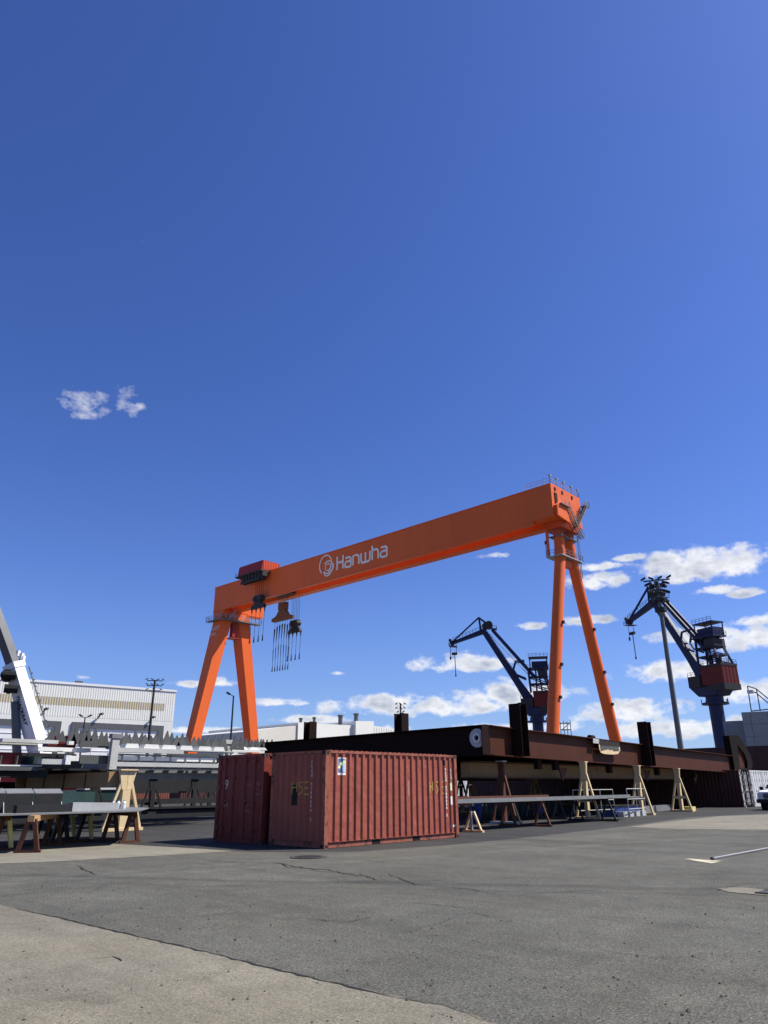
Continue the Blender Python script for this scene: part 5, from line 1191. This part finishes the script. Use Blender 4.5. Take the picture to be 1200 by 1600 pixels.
MB().add([V(.20, 1.33, 1.31), V(Wd-.20, 1.33, 1.31), V(Wd-.33, 1.93, 1.80), V(.33, 1.93, 1.80), V(.20, 1.30, 1.315), V(Wd-.20, 1.30, 1.315), V(Wd-.33, 1.90, 1.815), V(.33, 1.90, 1.815)], [(0, 1, 2, 3), (4, 7, 6, 5), (0, 4, 5, 1), (1, 5, 6, 2), (2, 6, 7, 3), (3, 7, 4, 0)]).build('windscreen', 'window_glass', pk)
MB().prism([V(.165, 2.05, 1.36), V(.165, 2.85, 1.36), V(.255, 2.85, 1.78), V(.255, 2.1, 1.78)], (-.02, 0, 0)).build('side_window', 'window_glass', pk)
MB().box(*V(.42, -.03, .72), *V(Wd-.42, .03, 1.02)).build('grille', 'void_black', pk)
for zz in (.79, .87, .95): MB().box(*V(.44, -.05, zz), *V(Wd-.44, -.031, zz+.025)).build('grille_bar', 'galvanised', pk)
for xx in (.06, Wd-.40): MB().box(*V(xx, -.035, .80), *V(xx+.33, .06, 1.02)).build('headlight', 'lens_glass', pk)
bevel(MB().box(*V(-.02, -.16, .44), *V(Wd+.02, .10, .68)).build('bumper', 'charcoal', pk), .04)
for xx in (-.24, Wd+.02): MB().box(*V(xx, 1.55, 1.22), *V(xx+.22, 1.66, 1.44)).build('mirror', 'charcoal', pk); MB().box(*V(xx+(.2 if xx < 0 else -.12), 1.57, 1.25), *V(xx+(.34 if xx < 0 else .02), 1.63, 1.30)).build('mirror_arm', 'charcoal', pk)
for xx in (.02, Wd-.26):
    for yy in (.95, 4.5):
        w = MB().tube(V(xx, yy, .39), V(xx+.24, yy, .39), .39, 22).build('wheel', 'rubber', pk); MB().tube(V(xx-.008 if xx < 1 else xx+.2, yy, .39), V(xx+.04 if xx < 1 else xx+.25, yy, .39), .23, 16).build('rim', 'galvanised', w)
    for yy in (.95, 4.5): MB().tube(V(xx-.02 if xx < 1 else xx+.24, yy, .42), V(xx+.02 if xx < 1 else xx+.28, yy, .42), .47, 22).build('wheel_arch', 'void_black', pk)

# ------------------------------------------------------------------ left racks: upturned grey hull panels on trestles
RX = -30.6
def bar(root, x0, x1, y0, y1, X, h, d, nm, mat, dz0=0):
    """horizontal bar whose top edge runs between two picture points in plane X; h tall, d deep (away)"""
    a = pX(x0, y0, X); b = pX(x1, y1, X); z = (a.z+b.z)/2
    return MB().box(X-d, min(a.y, b.y), z-h, X, max(a.y, b.y), z).build(nm, mat, root)
rk = thing('hull_panel', (RX, pX(180, 1200, RX).y, 2.255), 'upturned grey hull panel on a cream trestle, with rows of pointed brackets', 'hull panel', 'upturned hull panels at the left')
# end post at picture x 180 and its foot plate
yp = pX(178, 1170, RX).y
MB().box(RX-.10, yp-.16, 2.343, RX+.12, yp+.16, 3.589).build('end_post', 'rack_grey', rk)
MB().box(RX-.14, yp-.22, 3.599, RX+.16, yp+.26, 3.785).build('post_cap', 'sheet_steel', rk)
YE = pX(372, 1190, RX).y
def ybar(X, y0, y1, z0, z1, d, nm, mat, root=rk): return MB().box(X-d, y0, z0, X, y1, z1).build(nm, mat, root)
ybar(RX+.05, yp+.2, YE, 2.474, 2.649, .25, 'bottom_rail', 'rack_grey'); ybar(RX-.2, yp+.2, YE, 2.348, 2.386, .3, 'bottom_lip', 'rack_light')
ybar(RX-.35, yp+.2, YE-1.0, 2.736, 2.911, .3, 'middle_rail', 'rack_light')
ybar(RX-.1, yp+.2, pX(290, 1165, RX).y, 3.053, 3.239, .3, 'upper_rail', 'rack_grey')
ybar(RX-.6, yp+.2, YE-.5, 2.955, 3.020, .3, 'stiffener', 'rack_light')
MB().prism([(RX, YE-1.15, 2.649), (RX, YE-.2, 3.184), (RX, YE, 3.184), (RX, YE-.6, 2.649)], (-.08, 0, 0)).build('end_gusset', 'rack_light', rk)
yq = pX(358, 1160, RX-2).y
MB().box(RX-2.1, yq-.16, 2.365, RX-1.9, yq+.16, 3.676).box(RX-2.15, yq-.3, 3.687, RX-1.85, yq+.3, 3.895).build('end_post', 'rack_grey', rk)
ybar(RX-2.4, yq, pX(408, 1165, RX-2.4).y, 3.075, 3.239, .3, 'upper_rail', 'rack_light'); ybar(RX-2.4, yq, pX(408, 1165, RX-2.4).y, 3.348, 3.479, .4, 'upper_rail', 'rack_light'); ybar(RX-2.6, yq, pX(400, 1165, RX-2.6).y, 2.692, 2.824, .3, 'middle_rail', 'rack_light')
# dark plates behind
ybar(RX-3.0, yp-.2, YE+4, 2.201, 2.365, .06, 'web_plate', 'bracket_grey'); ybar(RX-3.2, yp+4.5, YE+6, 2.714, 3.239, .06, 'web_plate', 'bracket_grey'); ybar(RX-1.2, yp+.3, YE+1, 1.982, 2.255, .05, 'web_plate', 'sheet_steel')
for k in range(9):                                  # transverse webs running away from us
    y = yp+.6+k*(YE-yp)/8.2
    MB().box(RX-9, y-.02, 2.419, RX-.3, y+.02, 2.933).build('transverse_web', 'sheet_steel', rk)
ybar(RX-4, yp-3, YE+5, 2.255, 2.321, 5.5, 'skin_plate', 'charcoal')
# pointed brackets (gussets standing on the skin) in three rows, with white pads between
tri = MB().prism([(-.0, -.30, 0), (0, .30, 0), (0, .20, .22), (0, .0, .62), (0, -.20, .22)], (-.03, 0, 0))
def bracket_row(root, X, xs, ztop, zbot, seed, wide=1.0, mat='bracket_grey'):
    rnd = random.Random(seed); first = None
    for x in xs:
        y = pX(x, 1150, X).y; s = rnd.uniform(.72, 1.08); hh = (ztop-zbot)*s; ww = wide*rnd.uniform(.8, 1.15)
        k_ = rnd.uniform(-.06, .06); m = MB().prism([(X, y-.27*ww, zbot), (X, y+.27*ww, zbot), (X, y+.22*ww, zbot+hh*.22), (X, y+k_+.02, zbot+hh), (X, y+k_-.02, zbot+hh), (X, y-.22*ww, zbot+hh*.22)], (-.035, 0, 0)); m.build('bracket', mat, root)
bracket_row(rk, RX-.75, [198, 213, 228, 244.6, 261, 276, 285, 304, 325, 337, 350], 4.07, 3.348, 3)
bracket_row(rk, RX-1.6, [203, 237, 268, 312, 332, 367, 378], 4.05, 3.403, 4, .9)
bracket_row(rk, RX-3.6, [190, 221, 253, 293, 319, 344, 372, 386, 396, 404], 4.13, 3.523, 5, .9)
bracket_row(rk, RX-6.0, [385, 391, 400, 408, 412, 418, 425], 4.33, 3.785, 6, .9)
for (xa, xb) in ((197, 219), (226, 251), (254, 277), (283, 303), (311, 332), (335, 352)):        # white pads seen between the brackets
    a = pX(xa, 1155, RX-.2).y; b = pX(xb, 1155, RX-.2).y; k = (b-a)*.09
    MB().prism([(RX-.2, a, 3.250), (RX-.2, b, 3.250), (RX-.2, b-k, 3.425), (RX-.2, a+k, 3.425)], (-.5, 0, 0)).build('pad', 'rack_light', rk)
for (xa, xb) in ((358, 388), (390, 418)):
    a = pX(xa, 1163, RX-2.6).y; b = pX(xb, 1163, RX-2.6).y
    MB().prism([(RX-2.6, a, 3.490), (RX-2.6, b, 3.490), (RX-2.6, b-.15, 3.621), (RX-2.6, a+.15, 3.621)], (-.5, 0, 0)).build('pad', 'rack_light', rk)
ybar(RX-.15, yp+.1, YE+.6, 3.195, 3.244, .8, 'top_plate', 'rack_grey')
# left panel, further to the left
rl_ = thing('hull_panel', (RX-1, pX(90, 1180, RX-1).y, 2.255), 'upturned grey hull panel left of the end post, lying beneath the white mobile crane', 'hull panel', 'upturned hull panels at the left')
def lbar(x0, x1, yy, X, h, d, nm, mat): 
    a = pX(x0, yy, X); b = pX(x1, yy, X); return MB().box(X-d, a.y, a.z*.5+b.z*.5-h, X, b.y, a.z*.5+b.z*.5).build(nm, mat, rl_)
lbar(4, 92, 1155, RX-1, .14, .5, 'upper_rail', 'rack_grey'); lbar(-30, 60, 1160, RX-1.6, .10, .5, 'upper_rail', 'rack_grey'); lbar(60, 142, 1168, RX-.6, .16, .5, 'middle_rail', 'rack_light')
lbar(66, 104, 1186, RX-.3, .20, .4, 'lower_rail', 'rack_grey'); lbar(126, 172, 1180, RX-.2, .34, .1, 'web_plate', 'bracket_grey'); lbar(126, 174, 1158, RX-.4, .26, .1, 'web_plate', 'bracket_grey'); lbar(-20, 60, 1198, RX-.6, .14, .4, 'lower_rail', 'bracket_grey')
lbar(104, 112, 1180, RX-.2, .36, .2, 'short_post', 'rack_light'); lbar(112, 124, 1181, RX-.22, .2, .3, 'pad', 'rack_light'); lbar(108, 116, 1158, RX-.2, .14, .2, 'short_post', 'rack_light')
lbar(-30, 70, 1181, RX-2, .3, .06, 'web_plate', 'green_primer'); lbar(-30, 66, 1195, RX-1.0, .05, .4, 'lower_lip', 'rack_light')
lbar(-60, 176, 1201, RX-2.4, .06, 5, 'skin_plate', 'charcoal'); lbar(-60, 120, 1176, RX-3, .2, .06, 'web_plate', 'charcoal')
bracket_row(rl_, RX-.6, [113, 119, 132, 139, 148, 160], 4.05, 3.370, 9, .9); bracket_row(rl_, RX-2.4, [80, 96, 126, 165], 4.09, 3.523, 10, .8); bracket_row(rl_, RX-1.2, [131, 134], 4.24, 3.403, 12, 1.1)
a = pX(130, 1153, RX-.7).y; b = pX(158, 1153, RX-.7).y; MB().prism([(RX-.7, a, 3.272), (RX-.7, b, 3.272), (RX-.7, b-.12, 3.446), (RX-.7, a+.12, 3.446)], (-.6, 0, 0)).build('pad', 'rack_light', rl_)
for k in range(6):
    y = pX(20+k*26, 1190, RX).y; MB().box(RX-8, y-.02, 2.419, RX-1.2, y+.02, 2.856).build('transverse_web', 'bracket_grey', rl_)
for (x, y) in ((79, 1155), (92, 1152), (110, 1151)):
    q = pX(x, y, RX-3.4); MB().tube((q.x, q.y-.2, q.z-.25), (q.x, q.y+.2, q.z-.25), .3, 14).build('red_collar', 'machine_red', rl_)
# red beam and a green skip behind the left panel
q0 = pX(-10, 1172, RX-1.4); q1 = pX(36, 1172, RX-1.4)
tag(MB().box(RX-1.9, q0.y, 2.55, RX-1.42, q1.y, 2.98).build('red_beam', 'machine_red'), 'dark red box beam lying on the left hull panel below the mobile crane', 'beam')

# dark loads stacked beneath the left panel; tall black slab added as painted shade
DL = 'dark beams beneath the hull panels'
for i, (x0, x1, y0, y1, X, m_, lb) in enumerate(((-40, 74, 1201, 1215, RX-1.2, 'charcoal', 'black box beam under the left hull panel, at the picture edge'), (196, 345, 1201, 1209, RX-1.6, 'sheet_steel', 'grey flat beam under the right hull panel, beside the maroon container'), (190, 350, 1209, 1238, RX-16, 'charcoal', 'added black slab standing in for the shade deep under the right hull panel'), (-40, 120, 1222, 1231, RX-9, 'charcoal', 'black beam far under the left hull panel'), (150, 350, 1250, 1254, RX-14, 'charcoal', 'long low black beam behind the cream trestle'))):
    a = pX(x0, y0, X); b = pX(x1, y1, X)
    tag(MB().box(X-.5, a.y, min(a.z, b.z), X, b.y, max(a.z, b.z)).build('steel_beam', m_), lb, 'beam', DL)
# cream trestles under the racks
T2 = 'cream trestles under the hull panels'
p = pz(181, 1297); trestle('trestle', (p.x+.72, p.y-.15, 0), 2.28, .78, 'y', 'cream trestle carrying the end post of the grey hull panel', T2, tw=.62)
q = pz(118, 1282); trestle('trestle', (-35.2, pX(118, 1240, -35.2).y, 0), 2.2, .7, 'y', 'orange cream trestle seen far back behind the open steel cells, left', T2, mat='timber', tw=.5) if False else None
trestle('trestle', (-38, pX(32, 1240, -38).y, 0), 2.1, .75, 'y', 'timber coloured trestle far back at the left, under the green panel', T2, mat='timber', tw=.6)
for i, (x, X, lb) in enumerate(((148, -42, 'black trestle far back behind the open steel cells'), (238, -42, 'black trestle between the cream trestle and the maroon container, nearer one'), (303, -46, 'black trestle beside the maroon container, further one'), (328, -52, 'small black trestle next to the edge of the maroon container'))):
    trestle('trestle', (X, pX(x, 1240, X).y, 0), 2.15, .8, 'y', lb, T2, mat='charcoal', tw=.5)
# tan cross beam resting on the trestle, running away to the left
y = p.y-.15
cb = thing('cross_beam', (p.x-2, y-.7, 1.6), 'tan panelled box beam running back from the cream trestle', 'beam')
yb = y-.4
for i in range(4):
    x1 = p.x+.55-i*2.05
    MB().box(x1-2.0, yb-.3, 1.62, x1-.03, yb+.3, 2.22).build('panel', 'tan_paint', cb)
    MB().box(x1-2.035, yb-.34, 1.6, x1-1.995, yb+.34, 2.24).build('rib', 'brown_stain', cb)
# long open cells (stiffened plate) lying on the sawhorse sheet
zsh = .95
A0 = pz(-60, 1271, zsh); 
sh = thing('steel_sheet', (-24, 10, .93), 'grey steel sheet laid over sawhorses with open cells standing on it', 'steel plate')
ysR = pX(232, 1263, -24.3).y
MB().add([(-21.95, 5.2, .93), (-21.7, 12.2, .93), (-24.6, 14.2, .93), (-26.4, 14.0, .93), (-26.4, 5.2, .93), (-21.95, 5.2, .965), (-21.7, 12.2, .965), (-24.6, 14.2, .965), (-26.4, 14.0, .965), (-26.4, 5.2, .965)], [(4, 3, 2, 1, 0), (5, 6, 7, 8, 9), (0, 1, 6, 5), (1, 2, 7, 6), (2, 3, 8, 7), (3, 4, 9, 8), (4, 0, 5, 9)]).build('plate', 'sheet_steel', sh)
ce = thing('stiffened_panel', (-23.2, 9.5, .966), 'dark stiffened steel panel of open cells standing on the sheet at the left', 'steel panel')
XC = -23.0
for (x0, x1) in ((-40, 7), (9, 52), (54, 97)):
    a = pX(x0, 1250, XC).y; b = pX(x1, 1250, XC).y; zt_ = pX((x0+x1)/2, 1240, XC).z; zb_ = pX((x0+x1)/2, 1262, XC).z
    MB().box(XC-.03, a, .967, XC, b, zt_).build('cell_front', 'charcoal', ce)
    MB().hexa([(XC-.0, a, zt_+.003), (XC, b, zt_+.003), (XC-.35, b+.05, zt_+.12), (XC-.35, a+.05, zt_+.12)], [(XC-.0, a, zt_+.018), (XC, b, zt_+.018), (XC-.35, b+.05, zt_+.135), (XC-.35, a+.05, zt_+.135)]).build('cell_flange', 'sheet_steel', ce)
    MB().hexa([(XC-.9, b-.02, .967), (XC+.12, b-.02, .967), (XC+.12, b, .967), (XC-.9, b, .967)], [(XC-.9, b-.02, zt_), (XC-.1, b-.02, zt_), (XC-.1, b, zt_), (XC-.9, b, zt_)]).build('cell_divider', 'sheet_steel', ce)
MB().box(XC-1.0, pX(-40, 1240, XC-1).y, .967, XC-.97, pX(118, 1240, XC-1).y, 1.55).build('cell_back', 'green_primer', ce)
MB().box(XC-2.4, pX(100, 1240, XC-2).y, .967, XC-1.6, pX(140, 1240, XC-2).y, 1.5).build('end_box', 'green_primer', ce)
ba = pX(24, 1265, -22.6).y; bb_ = pX(109, 1265, -22.6).y; bc = pX(192, 1265, -22.9).y
tag(MB().box(-22.75, ba, .967, -22.5, bb_, 1.17).build('channel_bar', 'charcoal'), 'dark channel bar lying along the front of the open cells', 'bar')
tag(MB().hexa([(-22.9, bb_+.03, .967), (-22.5, bb_+.03, .967), (-23.2, bc, .967), (-23.6, bc, .967)], [(-22.9, bb_+.03, 1.22), (-22.5, bb_+.03, 1.22), (-23.2, bc, 1.17), (-23.6, bc, 1.17)]).build('steel_bar', 'galvanised'), 'bright grey steel bar lying on the sheet right of the open cells', 'bar')
for i in range(5):
    q = pX(177+i*4.5, 1255, -24.2); c = Vector((-24.2+.12*(i % 2), q.y, 1.0))
    bt = thing('bottle', (c.x, c.y, .968), ['clear plastic water bottle on the sheet, leftmost of its cluster', 'clear plastic water bottle on the sheet, second from left of its cluster', 'clear plastic water bottle in the middle of the cluster on the sheet', 'clear plastic water bottle on the sheet, second from right of its cluster', 'clear plastic water bottle on the sheet, rightmost of its cluster'][i], 'bottle', 'water bottles on the sheet')
    MB().tube((c.x, c.y, .968), (c.x, c.y, 1.15), .045, 10).tube((c.x, c.y, 1.15), (c.x, c.y, 1.2), .045, 10, .02).build('body', 'plastic_clear', bt, smooth=True); MB().tube((c.x, c.y, 1.201), (c.x, c.y, 1.225), .02, 8).build('cap', 'plastic_blue', bt)
# sawhorses under the sheet
S3 = 'sawhorses under the left sheet'
def sawhorse(label, x, y, H, axis_len, m_leg, m_top, half=.24, dirv=(-1, .35)):
    t = thing('sawhorse', (x, y, 0), label, 'sawhorse', S3); d = Vector((dirv[0], dirv[1], 0)).normalized(); s = Vector((-d.y, d.x, 0)); c = Vector((x, y, 0)); Z = Vector((0, 0, 1))
    if s.y < 0: s = -s
    for k in (0, axis_len):
        for sg, mm in zip((1, -1), m_leg):
            MB().beam(c+d*k+s*sg*half+Z*.06, c+d*k+s*sg*.07+Z*(H-.09), .11, .10, d).build('leg', mm, t)
        MB().beam(c+d*k-s*(half+.1)+Z*.035, c+d*k+s*(half+.1)+Z*.035, .10, .07).build('foot', 'brown_stain', t)
    MB().beam(c-d*.12+Z*(H-.075), c+d*(axis_len+.12)+Z*(H-.075), .17, .15).build('top_beam', m_top, t)
    return t
q = pz(42, 1333); sawhorse('brown sawhorse with a bare timber top beam, nearest to the camera at the left', q.x, q.y, .925, 2.6, ('brown_stain', 'brown_stain'), 'timber', dirv=(-.8, .6))
q = pz(203, 1317); sawhorse('rust brown sawhorse under the right end of the left sheet', q.x, q.y, .925, 1.6, ('brown_stain', 'brown_stain'), 'brown_stain', dirv=(-1, .1))
q = pz(2, 1329); sawhorse('pale yellow legged sawhorse at the left picture edge', q.x, q.y, .92, 1.8, ('pale_yellow', 'brown_stain'), 'brown_stain', dirv=(-1, .1))
q = pz(133, 1304); sawhorse('sawhorse with one pale yellow leg, behind the bare timber beam', -24.6, pX(133, 1300, -24.6).y, .92, 1.6, ('pale_yellow', 'charcoal'), 'brown_stain', dirv=(-1, .1))
sawhorse('dark sawhorse in the shade behind the timber beam', -24.4, pX(95, 1300, -24.4).y, .92, 1.6, ('charcoal', 'charcoal'), 'charcoal', dirv=(-1, .1))
# long bars lying low on the ground behind (their shadows stripe the asphalt)
for i, (y0, X) in enumerate(((11, -31), (12, -34.5), (14, -38.5), (15, -43))):
    o = MB().box(X-.18, y0, .35, X, y0+24, .52).build('rail_bar', 'charcoal'); tag(o, ['low dark bar resting near the ground behind the sawhorses, first of four', 'low dark bar resting near the ground behind the sawhorses, second of four', 'low dark bar resting near the ground behind the sawhorses, third of four', 'low dark bar resting near the ground behind the sawhorses, fourth of four'][i], 'bar', 'low bars behind the racks')
# background seen under the racks
BG = 'containers seen beneath the hull panels'
container('rust brown container far behind the racks, left of the maroon one', -95, pX(205, 1240, -92.5).y, 2.44, 12.2, 2.59, ('brick_orange', 'container_rail', 'container_casting'), group=BG, detail=False)
container('white container far behind the racks at the left', -75, 12.0, 2.44, 12.2, 2.59, WHT, group=BG, detail=False)
container('dark brown container far behind the racks, next to the maroon container', -84, pX(283, 1240, -81.5).y, 2.44, 12.2, 2.59, DRK, group=BG, detail=False)
for i, (x, X) in enumerate(((20, -55), (120, -58), (165, -52))):
    q = pX(x, 1238, X); sk = thing('skip', (X, q.y, 0), ['green steel skip far back at the left edge', 'green steel skip behind the open cells', 'pale green steel skip behind the cream trestle'][i], 'skip', 'steel skips behind the racks')
    MB().hexa([(X-1.4, q.y-1.2, .12), (X, q.y-1.2, .12), (X, q.y+1.2, .12), (X-1.4, q.y+1.2, .12)], [(X-1.7, q.y-1.6, 1.5), (X+.2, q.y-1.6, 1.5), (X+.2, q.y+1.6, 1.5), (X-1.7, q.y+1.6, 1.5)]).build('body', 'green_primer', sk); MB().box(X-1.78, q.y-1.68, 1.5, X+.28, q.y+1.68, 1.6).build('rim', 'rack_grey', sk)
